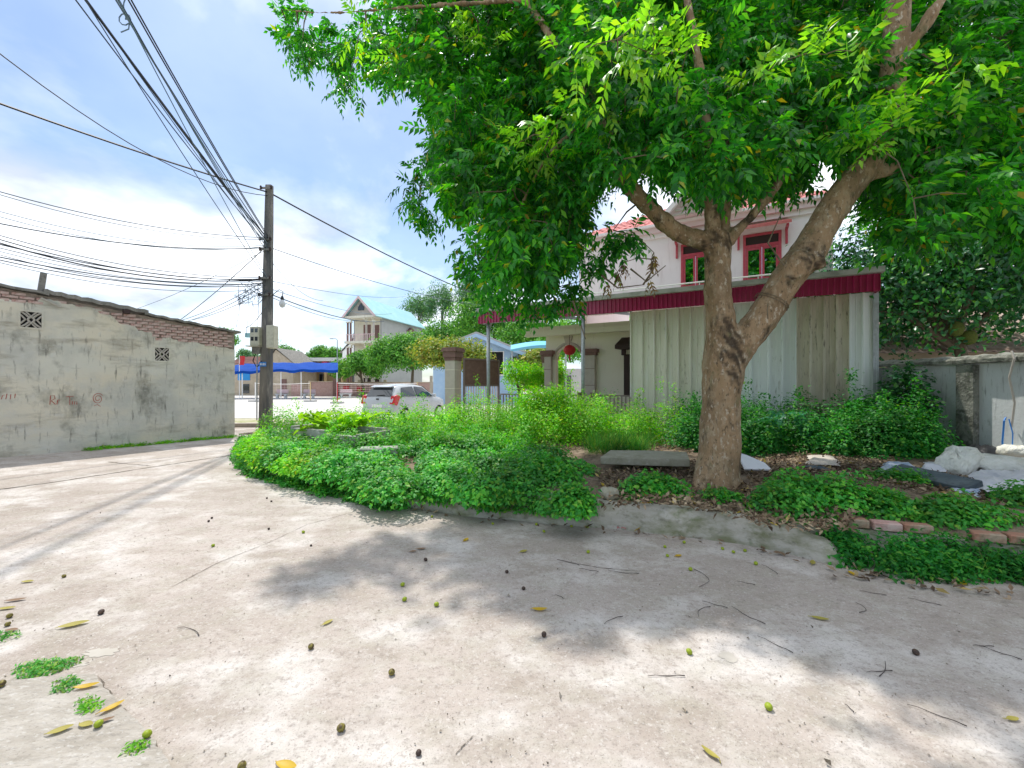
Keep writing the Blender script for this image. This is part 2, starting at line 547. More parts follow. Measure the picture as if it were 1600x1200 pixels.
M_leaf_dry = leafmat('dry_leaf', [(0.0, (0.10, 0.065, 0.03)), (0.6, (0.20, 0.12, 0.05)), (1.0, (0.26, 0.22, 0.05))], rough=0.8, trans=0.25, tint=(1.2, 1.0, 0.6))
M_jack = leafmat('jackfruit_leaf', [(0.0, (0.018, 0.10, 0.045)), (0.6, (0.030, 0.16, 0.050)), (0.9, (0.06, 0.25, 0.04)), (1.0, (0.15, 0.36, 0.04))], rough=0.3, trans=0.35, tint=(1.5, 1.6, 0.5), spec=0.5)
M_weed_mid = leafmat('weed_leaf', [(0.0, (0.026, 0.21, 0.034)), (0.5, (0.060, 0.36, 0.038)), (0.85, (0.13, 0.44, 0.040)), (1.0, (0.22, 0.40, 0.045))], rough=0.5, trans=0.36, tint=(1.7, 1.55, 0.5))
M_weed_bright = leafmat('bright_weed_leaf', [(0.0, (0.08, 0.36, 0.010)), (0.5, (0.15, 0.50, 0.010)), (0.9, (0.26, 0.58, 0.014)), (1.0, (0.46, 0.48, 0.05))], rough=0.55, trans=0.45, tint=(1.5, 1.35, 0.35))
M_weed_fresh = leafmat('fresh_weed_leaf', [(0.0, (0.045, 0.27, 0.02)), (0.5, (0.09, 0.41, 0.022)), (0.9, (0.17, 0.50, 0.03)), (1.0, (0.34, 0.46, 0.05))], rough=0.55, trans=0.42, tint=(1.6, 1.4, 0.4))
M_weed_shaded = leafmat('shaded_weed_leaf', [(0.0, (0.010, 0.115, 0.022)), (0.5, (0.022, 0.21, 0.026)), (0.9, (0.065, 0.29, 0.034)), (1.0, (0.16, 0.36, 0.04))], rough=0.55, trans=0.38, tint=(1.7, 1.6, 0.5), spec=0.25)  # deeper green that carries the tree's shade in the leaf colour
M_grass = leafmat('grass_blade', [(0.0, (0.035, 0.22, 0.035)), (0.6, (0.07, 0.32, 0.04)), (1.0, (0.27, 0.36, 0.07))], rough=0.55, trans=0.4)
M_bigleaf = leafmat('yellow_green_taro', [(0.0, (0.20, 0.55, 0.02)), (0.7, (0.34, 0.66, 0.03)), (1.0, (0.45, 0.70, 0.05))], rough=0.5, trans=0.5, tint=(1.25, 1.2, 0.4), spec=.2)
M_taro = leafmat('blue_green_taro', [(0.0, (0.035, 0.20, 0.115)), (1.0, (0.06, 0.26, 0.15))], rough=0.35, trans=0.25, tint=(1.2, 1.4, 0.6))
M_far1 = leafmat('far_leaf_green', [(0.0, (0.045, 0.19, 0.030)), (0.5, (0.09, 0.31, 0.036)), (1.0, (0.19, 0.44, 0.05))], rough=0.6, trans=0.35)
M_far2 = leafmat('far_leaf_yellow', [(0.0, (0.12, 0.22, 0.03)), (0.5, (0.21, 0.32, 0.04)), (0.85, (0.33, 0.36, 0.05)), (1.0, (0.42, 0.30, 0.07))], rough=0.6, trans=0.35)
M_far3 = leafmat('far_leaf_blue', [(0.0, (0.055, 0.17, 0.10)), (0.5, (0.10, 0.27, 0.13)), (1.0, (0.19, 0.37, 0.16))], rough=0.6, trans=0.35)
M_litter = leafmat('litter_leaf', [(0.0, (0.085, 0.055, 0.035)), (0.4, (0.19, 0.13, 0.08)), (0.75, (0.32, 0.24, 0.16)), (0.95, (0.42, 0.34, 0.22)), (1.0, (0.50, 0.36, 0.04))], rough=0.85, trans=0.1, tint=(1, 1, 1))
M_fruit = pmat('green_fruit', (0.27, 0.34, 0.02), [((0.18, 0.25, 0.015), 60, 0.45, 0.65, 0.7), ((0.10, 0.07, 0.02), 90, 0.62, 0.7, 0.8)], rough=0.45)
M_fruit_b = pmat('browning_fruit', (0.20, 0.17, 0.035), [((0.055, 0.035, 0.02), 55, 0.45, 0.58, 0.9)], rough=0.5)
M_fruit_d = pmat('rotten_fruit', (0.045, 0.03, 0.025), [((0.13, 0.08, 0.05), 60, 0.5, 0.65, 0.7)], rough=0.6)
M_yleaf = leafmat('yellow_fallen', [(0.0, (0.50, 0.31, 0.015)), (1.0, (0.60, 0.42, 0.03))], rough=0.5, trans=0.25, tint=(1.2, 1.1, 0.5))
M_oleaf = leafmat('olive_fallen', [(0.0, (0.30, 0.27, 0.05)), (1.0, (0.42, 0.36, 0.08))], rough=0.6, trans=0.2, tint=(1.1, 1.1, 0.7))
M_bleaf = leafmat('brown_fallen', [(0.0, (0.17, 0.095, 0.05)), (1.0, (0.28, 0.19, 0.12))], rough=0.8, trans=0.1, tint=(1, 1, 1))
M_sack = pmat('woven_sack', (0.76, 0.76, 0.68), [((0.62, 0.61, 0.50), 6, 0.45, 0.65, 0.7), ((0.30, 0.29, 0.23), 14, 0.6, 0.72, 0.6)], rough=0.6, bumps=[((5, 14, 9), 0.8, 0.06), (26, 0.6, 0.02), (150, 0.5, 0.003)])
M_plastic_w = pmat('white_plastic', (0.68, 0.68, 0.72), [((0.50, 0.52, 0.60), 7, 0.45, 0.65, 0.7)], rough=0.4, spec=0.5, bumps=[(12, 0.6, 0.03)])
M_plastic_b = pmat('black_plastic', (0.018, 0.019, 0.022), rough=0.35, spec=0.5, bumps=[(12, 0.6, 0.03)])
M_plastic_bl = pmat('blue_white_plastic', (0.50, 0.56, 0.66), [((0.10, 0.22, 0.50), 14, 0.52, 0.62, 0.8)], rough=0.45, bumps=[(16, 0.6, 0.03)])
M_board = pmat('slate_board', (0.075, 0.10, 0.115), [((0.15, 0.18, 0.19), 5, 0.45, 0.65, 0.6), ((0.03, 0.035, 0.04), 16, 0.5, 0.7, 0.6)], rough=0.7)
M_slabc = pmat('lichen_slab', (0.35, 0.335, 0.26), [((0.24, 0.235, 0.16), 6, 0.45, 0.65, 0.7), ((0.48, 0.46, 0.40), 14, 0.56, 0.7, 0.6)], rough=0.95, bumps=[(22, 0.5, 0.02)])
M_foam = pmat('white_foam', (0.80, 0.81, 0.84), rough=0.7)
M_wallgrey = pmat('stained_render', (0.64, 0.67, 0.665), [
    ((0.54, 0.57, 0.57), (1.5, 1.5, 0.8), 0.43, 0.62, 0.8), ((0.09, 0.10, 0.095), (9, 9, 0.9), 0.585, 0.70, 0.9),
    ((0.55, 0.56, 0.55), (4, 4, 3), 0.54, 0.70, 0.6), ((0.22, 0.24, 0.19), (22, 22, 5), 0.60, 0.72, 0.6)], rough=0.9, bumps=[(18, 0.35, 0.015)])
M_coping = pmat('mossy_coping', (0.26, 0.265, 0.225), [((0.07, 0.075, 0.06), 5, 0.44, 0.62, 0.85), ((0.40, 0.40, 0.36), 13, 0.54, 0.68, 0.7), ((0.10, 0.15, 0.05), 9, 0.6, 0.7, 0.7)], rough=0.95, bumps=[(20, 0.7, 0.03)])
M_tile = pmat('clay_tile', (0.40, 0.29, 0.235), [((0.54, 0.46, 0.40), 4, 0.45, 0.62, 0.8), ((0.24, 0.18, 0.14), 12, 0.55, 0.7, 0.7)], rough=0.85)
M_tarp = pmat('blue_tarp', (0.006, 0.055, 0.30), [((0.01, 0.08, 0.38), 1.2, 0.45, 0.65, 0.6)], rough=0.85, spec=0.1)
M_lightblue = pmat('pale_blue_paint', (0.36, 0.52, 0.70), [((0.46, 0.60, 0.74), 2, 0.45, 0.65, 0.6)], rough=0.7)
M_brightblue = pmat('bright_blue_paint', (0.03, 0.28, 0.66), rough=0.6)
M_awning = pmat('turquoise_awning', (0.10, 0.42, 0.62), [((0.12, 0.48, 0.70), 2, 0.45, 0.65, 0.5)], rough=0.5)
M_yellow = pmat('yellow_wall', (0.66, 0.50, 0.26), [((0.56, 0.41, 0.2), 0.8, 0.45, 0.65, 0.6)], rough=0.85)
M_tanwall = pmat('tan_wall', (0.50, 0.42, 0.31), [((0.36, 0.30, 0.22), 0.8, 0.45, 0.65, 0.7), ((0.60, 0.52, 0.41), 2.2, 0.5, 0.7, 0.6)], rough=0.9)
M_greywall = pmat('grey_wall', (0.47, 0.47, 0.455), [((0.40, 0.40, 0.39), 0.6, 0.45, 0.65, 0.7)], rough=0.9)
M_roofteal = pmat('pale_teal_sheet', (0.34, 0.60, 0.63), [((0.44, 0.68, 0.70), 0.8, 0.45, 0.65, 0.6)], rough=0.6)
M_oldroof = pmat('old_tile_roof', (0.30, 0.17, 0.145), [((0.22, 0.13, 0.115), (1, 1, 6), 0.45, 0.6, 0.8)], rough=0.9)
M_farbrick = pmat('far_brick', (0.46, 0.30, 0.26), [((0.38, 0.24, 0.21), 3, 0.45, 0.65, 0.7), ((0.55, 0.44, 0.40), 6, 0.52, 0.7, 0.6)], rough=0.95)
M_redpaint = pmat('red_paint', (0.52, 0.035, 0.04), rough=0.55)
M_carpaint = pmat('white_car_paint', (0.50, 0.53, 0.56), rough=0.22, spec=0.6)
M_carglass = pmat('car_glass', (0.03, 0.04, 0.05), rough=0.05, spec=0.9)
M_taillight = pmat('tail_light', (0.55, 0.02, 0.02), rough=0.2, spec=0.6)
M_rubber = pmat('black_rubber', (0.02, 0.02, 0.02), rough=0.8)
M_alloy = pmat('wheel_rim', (0.5, 0.5, 0.52), rough=0.35, metal=0.7)
M_bulb = pmat('lamp_glass', (0.62, 0.64, 0.66), rough=0.15, spec=0.7)
M_lantern = pmat('red_lantern', (0.50, 0.03, 0.03), rough=0.55)
M_jackfruit = pmat('jackfruit_skin', (0.16, 0.19, 0.035), [((0.10, 0.12, 0.03), 40, 0.45, 0.6, 0.8)], rough=0.8, bumps=[(70, 0.8, 0.015)])


# ------------------------------------------------------------------ ground, road, plaza
struct('ground', MB().add([(-900, -300, -0.2), (900, -300, -0.2), (900, 1600, -0.2), (-900, 1600, -0.2)], [(0, 1, 2, 3)]), M_ground)
road = struct('road', MB().slab([(-45, -14), (45, -14), (45, 14.2), (-45, 14.2)], -0.18, 0.0), M_road)
struct('plaza', MB().slab([(-70, 17.6), (60, 17.6), (60, 75), (-70, 75)], -0.18, 0.03), M_plaza)
struct('yard_pavement', MB().slab([(-6.9, 14.45), (60, 14.45), (60, 17.6), (-6.9, 17.6)], -0.18, 0.026), M_plaza)
struct('verge', MB().slab([(-70, 14.45), (-6.9, 14.45), (-6.9, 17.6), (-70, 17.6)], -0.18, 0.02),
       pmat('worn_grass', (0.40, 0.37, 0.27), [((0.25, 0.27, 0.10), 1.2, 0.45, 0.6, 0.9), ((0.52, 0.48, 0.40), 5, 0.5, 0.7, 0.7)], rough=1.0, bumps=[(8, 0.5, 0.04)]))
struct('kerb', MB().box(-70, -5.2, 14.2, 14.45, -0.18, 0.13), M_road)


def ribbon(name, pts, w, mat, parent, z=0.004, seed=1, jit=0.35, fine=9):
    """a thin wandering strip on the road"""
    r = random.Random(seed)
    P = []
    for (a, b) in zip(pts[:-1], pts[1:]):
        for k in range(fine):
            t = k / fine
            P.append(Vector(a).lerp(Vector(b), t) + Vector((r.uniform(-1, 1), r.uniform(-1, 1), 0)) * w * jit * 2.0)
    P.append(Vector(pts[-1]))
    ra, rb = [], []
    for i, p in enumerate(P):
        t = (P[min(i + 1, len(P) - 1)] - P[max(i - 1, 0)]).normalized()
        n = Vector((-t.y, t.x, 0))
        ww = w * r.uniform(0.25, 1.0) * (0.2 if i in (0, len(P) - 1) else 1)
        ra.append((p.x + n.x * ww, p.y + n.y * ww, z))
        rb.append((p.x - n.x * ww, p.y - n.y * ww, z))
    return part(name, MB().strip([ra, rb]), mat, parent)


ribbon('crack', [gp(-60, 772), gp(60, 757), gp(160, 742), gp(250, 728), gp(330, 716), gp(388, 707)], 0.028, M_crack, road, seed=3)
ribbon('crack', [gp(170, 722), gp(200, 725), gp(235, 728)], 0.016, M_crack, road, seed=4)
ribbon('crack', [gp(150, 1058), gp(185, 1100), gp(222, 1140), gp(250, 1178), gp(268, 1215)], 0.0035, M_crack, road, seed=5, jit=1.0, fine=7)
ribbon('crack', [gp(268, 918), gp(340, 880), gp(420, 848), gp(480, 820), gp(560, 798)], 0.0035, M_crack, road, seed=6)
ribbon('crack', [gp(0, 1160), gp(60, 1135), gp(105, 1112)], 0.004, M_crack, road, seed=8)
ribbon('crack', [gp(870, 875), gp(940, 888), gp(1000, 893)], 0.005, M_crack, road, seed=9)
ribbon('crack', [gp(740, 1150), gp(725, 1165), gp(712, 1180)], 0.003, M_crack, road, seed=10)
for px, py, rx, ry, sd in ((158, 1020, 0.10, 0.05, 1), (118, 1038, 0.07, 0.025, 2), (1138, 1026, 0.05, 0.05, 3)):
    c = gp(px, py)
    rr = random.Random(sd)
    pol = [(c.x + rx * math.cos(a) * rr.uniform(0.6, 1.1), c.y + ry * math.sin(a) * rr.uniform(0.6, 1.1)) for a in [k * math.pi / 10 for k in range(20)]]
    part('cement_patch', MB().slab(pol, -0.002, 0.0022), M_patch, road)

old = [gp(a, b) for a, b in ((-90, 1078), (20, 1066), (95, 1058), (146, 1056), (168, 1082), (196, 1110), (226, 1142), (252, 1176), (275, 1215), (330, 1300), (-200, 1500))]
rr = random.Random(14)
pol = []
for a, b in zip(old, old[1:] + old[:1]):
    for k in range(5):
        q = a.lerp(b, k / 5)
        pol.append((q.x + rr.uniform(-.006, .006), q.y + rr.uniform(-.006, .006)))
part('old_slab', MB().slab(pol[::-1], -0.02, 0.012), pmat('old_slab_concrete', (0.335, 0.305, 0.265), [
    ((0.42, 0.39, 0.35), (4, 9, 1), 0.48, 0.62, 0.8), ((0.25, 0.225, 0.19), (7, 16, 1), 0.52, 0.66, 0.8), ((0.48, 0.46, 0.43), (30, 60, 1), 0.56, 0.66, 0.7), ((0.2, 0.18, 0.15), (60, 90, 1), 0.58, 0.68, 0.7)],
    rough=0.95, bumps=[((9, 20, 1), 0.8, 0.02), ((50, 80, 1), 0.8, 0.008)]), road)
r_g = np.random.default_rng(88)
ng = 2600
gY = 1.2 + 5.5 * r_g.uniform(size=ng) ** 1.5
gX = r_g.uniform(-1.3, 1.3, ng) * gY
gcl = fnoise(np.stack([gX, gY], 1), 1.4, 5)
sel = gcl + r_g.normal(size=ng) * .3 > -.1
gP = np.stack([gX, gY, np.full(ng, .003)], 1)[sel]
gN = unit(r_g.normal(size=gP.shape) * .5 + np.array([0, 0, 1.0]))
gD = unit(np.cross(gN, r_g.normal(size=gP.shape)))
gL = r_g.uniform(.004, .014, len(gP)) * (1 + (r_g.uniform(size=len(gP)) > .97) * 1.5)
gv, gf = leaves_geo(gP, gD, gN, gL, gL * .7, .5, -.2)
tag(link('grit', np_mesh('grit', gv, gf), pmat('grit_specks', (0.20, 0.165, 0.12), [((0.40, 0.36, 0.31), 40, .45, .55, .9), ((.06, .05, .04), 25, .5, .6, .8)], rough=1.0)), 'fine grit and leaf crumbs scattered over the concrete', 'grit', None, 'stuff')

# ------------------------------------------------------------------ raised planting bed and its kerb
KP = [(378, 700, .22), (383, 722, .25), (400, 740, .25), (470, 758, .26), (600, 788, .27), (750, 809, .27), (830, 816, .28), (900, 822, .28), (1000, 832, .28),
      (1080, 840, .27), (1150, 850, .25), (1230, 865, .21), (1290, 880, .16), (1318, 888, .05)]
kx = [(gp(a, b), h) for a, b, h in KP]
BR = [Vector((2.93, 3.70, 0)), Vector((4.08, 3.26, 0)), Vector((5.4, 2.75, 0)), Vector((8.0, 1.75, 0))]


def resample(P, n):
    P = [Vector(p) for p in P]
    d = [0]
    for a, b in zip(P[:-1], P[1:]):
        d.append(d[-1] + (b - a).length)
    out = []
    for k in range(n):
        s = d[-1] * k / (n - 1)
        i = max(j for j in range(len(d) - 1) if d[j] <= s + 1e-9)
        out.append(P[i].lerp(P[i + 1], (s - d[i]) / max(d[i + 1] - d[i], 1e-9)))
    return out


def zbed(x, y):
    return 0.275 + 0.035 * math.sin(1.7 * x + 0.6) * math.cos(1.3 * y) + 0.02 * math.sin(3.9 * x + 2.1 * y)


kc = resample([(p.x, p.y, h) for p, h in kx], 170)
kn = []
for i in range(len(kc)):
    t = (kc[min(i + 3, len(kc) - 1)] - kc[max(i - 3, 0)])
    t.z = 0
    t.normalize()
    kn.append(Vector((-t.y, t.x, 0)))
rows = []
rk = random.Random(3)
for i, (c, n) in enumerate(zip(kc, kn)):
    h = c.z + rk.uniform(-.006, .006) + 0.012 * math.sin(i * 0.21)
    wob = 0.012 * math.sin(i * 0.37) + rk.uniform(-.004, .004)
    sec = [(wob, -0.05), (wob + 0.012, h * 0.5), (wob + 0.02 + rk.uniform(0, .01), h - 0.03), (wob + 0.05, h), (0.16, h - 0.004 + rk.uniform(-.006, .006)), (0.21, h - 0.03), (0.22, -0.05)]
    rows.append([(c.x + n.x * a, c.y + n.y * a, z) for a, z in sec])
struct('bed_kerb', MB().strip(rows), M_kerb, smooth=True)

HL, HR = Vector((-1.08, 13.24, 0)), Vector((7.64, 8.50, 0))       # shed front, far left and near right end
front = resample([p + n * 0.14 for p, n in zip([Vector((c.x, c.y, 0)) for c in kc[:160]], kn)] + [b + Vector((.05, .12, 0)) for b in BR], 90)
back = resample([(-6.5, 9.6, 0), (-6.2, 11.6, 0), (-4.6, 13.6, 0), (-1.4, 14.2, 0), (0.2, 13.3, 0), HR + Vector((-.1, .3, 0)), (8.05, 8.4, 0)], 90)
rows = []
for j in range(34):
    t = (j / 33) ** 1.3
    row = []
    for a, b in zip(front, back):
        p = a.lerp(b, t)
        z = zbed(p.x, p.y)
        if j == 0:
            z = 0.19
        elif j < 4:
            z = min(z, 0.2 + 0.03 * j)
        row.append((p.x, p.y, z))
    rows.append(row)
struct('planting_bed', MB().strip(rows), M_soil, smooth=True)

edging = thing('brick_edging', 'row of mossy red bricks edging the bed beside the low weeds', 'edging', (0, 0, 0))
edge_mb = MB()
bm_brick = MB().box(-0.1, 0.1, -0.05, 0.05, -0.036, 0.036).mesh('brick')
bm_brick.materials.append(M_brick_dirty)
bm_brick2 = MB().box(-0.1, 0.1, -0.05, 0.05, -0.036, 0.036).mesh('brick')
bm_brick2.materials.append(M_brick)
bp = resample(BR, 26)
for i, (a, b) in enumerate(zip(bp[:-1], bp[1:])):
    rr = random.Random(i)
    d = b - a
    ang = math.atan2(d.y, d.x)
    mid = (a + b) / 2
    for k, zc in enumerate((0.185, 0.262)):
        if k == 0 or i in (3, 9, 14):
            continue
        o = link('brick', bm_brick2 if i in (1, 6, 11) else bm_brick, None, edging)
        o.location = (mid.x + (k - 0.5) * 0.4 * d.x * 0.5, mid.y + (k - .5) * 0.4 * d.y * .5 + rr.uniform(-.01, .01), zc + rr.uniform(-.006, .006))
        o.rotation_euler = (rr.uniform(-.05, .05), rr.uniform(-.03, .03), ang + rr.uniform(-.06, .06))
        bevel(o, 0.008, 1)
for a, b in zip([Vector((2.35, 3.86, 0))] + BR[:-1], BR):
    d = (b - a)
    n = Vector((-d.y, d.x, 0)).normalized()
    edge_mb.slab([((a + n * q).x, (a + n * q).y) for q in (-.04,)] + [((b - n * .04).x, (b - n * .04).y), ((b + n * .05).x, (b + n * .05).y), ((a + n * .05).x, (a + n * .05).y)], -0.02, 0.222)
part('footing', edge_mb, M_kerb, edging)

# ------------------------------------------------------------------ old plastered shed on the left
SO = Vector((-10.43, 8.35))
SU = Vector((0.592, 0.806))
SV = Vector((-0.806, 0.592))


def on_plane(px, py, O, U, V, off=0.0):
    d = Vector(((px - 800) / F, 1.0))
    Y = (off + O.dot(V)) / d.dot(V)
    p = d * Y
    return ((p - O).dot(U), CAMH - (py - 600) / F * Y)


def sw(px, py, off=0.0):
    return on_plane(px, py, SO, SU, SV, off)


SLEN = sw(367, 600)[0]
shed = thing('plastered_shed', 'low old shed with stained grey plaster wall and crumbling brick top', 'shed', (SO.x, SO.y, 0), math.atan2(SU.y, SU.x))
top_at = lambda x: 3.50 + (2.98 - 3.50) * x / SLEN
core = MB().prism([(-5, -0.1), (SLEN, -0.1), (SLEN, top_at(SLEN) - .03), (-5, top_at(-5) - .03)], 0.03, 0.25)
part('wall', core, M_mortar, shed)
part('end_wall', MB().box(SLEN - 0.22, SLEN - 0.002, 0.25, 4.5, -0.1, 2.85), M_plaster, shed)
ragged = [sw(a, b) for a, b in ((-110, 446), (-40, 458), (0, 468), (30, 470), (52, 474), (66, 466), (90, 470), (120, 478), (150, 482), (176, 494), (186, 506), (210, 508), (216, 516), (236, 520),
                               (248, 530), (262, 527), (280, 533), (300, 534), (330, 541), (352, 543), (367, 547))]
rr = random.Random(5)
rag = []
for (a, b) in zip(ragged[:-1], ragged[1:]):
    for k in range(4):
        t = k / 4
        rag.append((a[0] + (b[0] - a[0]) * t, a[1] + (b[1] - a[1]) * t + rr.uniform(-.018, .018)))
rag.append((SLEN - 0.004, ragged[-1][1]))
holes = [(sw(32, 486), sw(65, 513)), (sw(242, 543), sw(264, 564))]
# plaster skin in columns so that the two vent openings stay open
pl = MB()
xs = sorted(set([-5.0] + [p[0] for p in rag] + [h[0][0] for h in holes] + [h[1][0] for h in holes]))


def rag_z(x):
    if x <= rag[0][0]:
        return rag[0][1] + (rag[0][0] - x) * 0.12
    for a, b in zip(rag[:-1], rag[1:]):
        if a[0] <= x <= b[0]:
            return a[1] + (b[1] - a[1]) * (x - a[0]) / max(b[0] - a[0], 1e-6)
    return rag[-1][1]


for a, b in zip(xs[:-1], xs[1:]):
    hole = None
    for h in holes:
        if a >= h[0][0] - 1e-6 and b <= h[1][0] + 1e-6:
            hole = h
    za, zb = rag_z(a), rag_z(b)
    segs = [(-0.1, -0.1, za, zb)] if not hole else [(-0.1, -0.1, hole[1][1], hole[1][1]), (hole[0][1], hole[0][1], za, zb)]
    for l0, l1, u0, u1 in segs:
        n = 8
        fr = []
        for k in range(n + 1):
            t = k / n
            fr.append([(a, 0, l0 + (u0 - l0) * t), (b, 0, l1 + (u1 - l1) * t)])
        pl.strip(fr[::-1])
        pl.add([(a, 0, u0), (b, 0, u1), (b, 0.04, u1), (a, 0.04, u0)], [(0, 1, 2, 3)])
part('plaster', pl, M_plaster, shed)
bmesh_b = MB().box(-0.108, 0.108, -0.035, 0.05, -0.031, 0.031).mesh('brick')
bmesh_b.materials.append(M_brick)
rr = random.Random(11)
nb = 0
for row in range(60):
    z = 1.9 + row * 0.074
    x = -1.6 + (0.115 if row % 2 else 0)
    while x < SLEN - 0.1:
        if z > rag_z(x) - 0.05 and z < top_at(x) - 0.075 and nb < 290:
            o = link('brick', bmesh_b, None, shed)
            o.location = (x, 0.035 + rr.uniform(-.012, .022), z + rr.uniform(-.008, .008))
            o.rotation_euler = (rr.uniform(-.05, .05), rr.uniform(-.07, .07), rr.uniform(-.09, .09))
            s = rr.uniform(.85, 1.02)
            o.scale = (s, 1, rr.uniform(.78, 1.0))
            nb += 1
        x += 0.23
for (tl, br_), nm in zip(holes, ('a', 'b')):
    x0, z1 = tl
    x1, z0 = br_
    vb = part('vent_block', MB().box(x0 - .03, x1 + .03, -0.014, 0.02, z1, z1 + .035).box(x0 - .03, x1 + .03, -0.014, 0.02, z0 - .035, z0)
              .box(x0 - .03, x0, -0.014, 0.02, z0, z1).box(x1, x1 + .03, -0.014, 0.02, z0, z1), M_plaster, shed)
    part('dark_backing', MB().box(x0, x1, 0.021, 0.0295, z0, z1), M_dark, vb)  # near-black panel painting the shade behind the lattice, solid wall follows
    lat = MB()
    cx, cz, hx_, hz_ = (x0 + x1) / 2, (z0 + z1) / 2, (x1 - x0) / 2, (z1 - z0) / 2
    for k in range(4):
        a0 = [(0.35, 0), (0, 0.45), (-.35, 0), (0, -.45)]
        p, q = a0[k], a0[(k + 1) % 4]
        lat.tube([(cx + p[0] * hx_, 0, cz + p[1] * hz_), (cx + q[0] * hx_, 0, cz + q[1] * hz_)], 0.017, 4)
        sgn = [(1, 1), (-1, 1), (-1, -1), (1, -1)][k]
        lat.tube([(cx + .12 * sgn[0] * hx_, 0.004, cz + .2 * sgn[1] * hz_), (cx + sgn[0] * hx_ * .5, 0.004, cz + sgn[1] * hz_ * .62), (cx + sgn[0] * hx_, 0.004, cz + sgn[1] * hz_)], 0.018, 4)
    for sx in (-1, 1):
        lat.tube([(cx + sx * hx_, 0, cz + .55 * hz_), (cx + sx * hx_ * .55, 0, cz), (cx + sx * hx_, 0, cz - .55 * hz_)], 0.017, 4)
    for sz in (-1, 1):
        lat.tube([(cx - .5 * hx_, 0, cz + sz * hz_), (cx, 0, cz + sz * hz_ * .45), (cx + .5 * hx_, 0, cz + sz * hz_)], 0.017, 4)
    part('lattice', lat, M_patch, vb)
# roof sheets along the top edge, overlapping and uneven
edges = [-5.0, -3.4, -1.7, sw(72, 600)[0], sw(228, 600)[0] - 1.0, sw(228, 600)[0], sw(300, 600)[0], SLEN + 0.09]
for i, (a, b) in enumerate(zip(edges[:-1], edges[1:])):
    za, zb = top_at(a) + (0.03 if i in (3, 4) else 0), top_at(b) + (0.03 if i in (3, 4) else 0) - 0.01
    th = 0.085 if i in (3, 4) else 0.05
    n = 14
    rws = []
    for zz, oy in ((0, -.07), (th, -.075), (th + .12, 4.6)):
        rws.append([(a - .04 + (b - a + .08) * k / n, oy + 0.012 * math.sin(k * 2.1 + i), za + (zb - za) * k / n + zz + 0.012 * math.sin(k * 1.57)) for k in range(n + 1)])
    rws.append([(p[0], p[1], p[2] - th) for p in rws[2]])
    part('roof_sheet', MB().strip([rws[3], rws[0], rws[1], rws[2]]), M_fibro, shed)
px_, pz_ = sw(66, 456)
part('roof_post', MB().obox((px_, 0.15, pz_ + .12), (0.10, 0.10, 0.62), Matrix.Rotation(R(6), 3, 'Y')), M_fibro, shed)
part('rafter_end', MB().obox((sw(197, 487)[0], -0.04, sw(197, 487)[1]), (0.12, 0.12, 0.09)), M_darkwood, shed)
part('loose_strip', MB().obox((sw(80, 472)[0], -0.03, sw(80, 473)[1]), (0.34, 0.02, 0.03), Matrix.Rotation(R(28), 3, 'Y')), M_patch, shed)


def stroke(name, pix, mat, parent, w=0.009):
    mb = MB()
    for st in pix:
        P = [sw(a, b) for a, b in st]
        mb.tube([(x, -0.001, z) for x, z in P], w, 5, flat=1.0)
    return part(name, mb, mat, parent)


def spiral(cx, cy, r0, r1, turns, n=26):
    return [(cx + (r0 + (r1 - r0) * k / n) * math.cos(k / n * turns * 6.283), cy + (r0 + (r1 - r0) * k / n) * 1.0 * math.sin(k / n * turns * 6.283)) for k in range(n + 1)]


stroke('graffiti', [[(78, 632), (79, 618), (85, 618), (86, 623), (80, 626), (87, 632)], [(89, 632), (90, 625), (94, 625)]], M_graffiti, shed, .007)
stroke('graffiti', [[(103, 620), (115, 619)], [(109, 620), (109, 633)], [(113, 632), (113, 627)], [(116, 632), (117, 627), (120, 628), (120, 632)]], M_graffiti, shed, .006)
stroke('graffiti', [spiral(153, 623, 2, 9, 1.9), [(147, 634), (152, 632), (157, 635)]], M_graffiti, shed, .006)
stroke('graffiti', [[(9, 624), (11, 615)], [(16, 624), (17, 616)], [(23, 622), (24, 615)], [(2, 624), (4, 618), (7, 617)]], M_graffiti, shed, .006)
rr = random.Random(2)
scr = []
for k in range(16):
    x, y = rr.uniform(295, 352), rr.uniform(590, 612)
    scr.append([(x, y), (x + rr.uniform(-4, 4), y + rr.uniform(-6, 6)), (x + rr.uniform(-7, 7), y + rr.uniform(-4, 7)), (x + rr.uniform(-5, 8), y + rr.uniform(-6, 6))])
stroke('graffiti', scr, M_chalk, shed, .004)

# ------------------------------------------------------------------ main house and the sheet-metal shed in front
HU = (HR - HL).to_2d().normalized()
HV = Vector((-HU.y, HU.x))
HO = HL.to_2d()
HRZ = math.atan2(HU.y, HU.x)
HW = (HR - HL).length


def hf(px, py, off=0.0):
    return on_plane(px, py, HO, HU, HV, off)


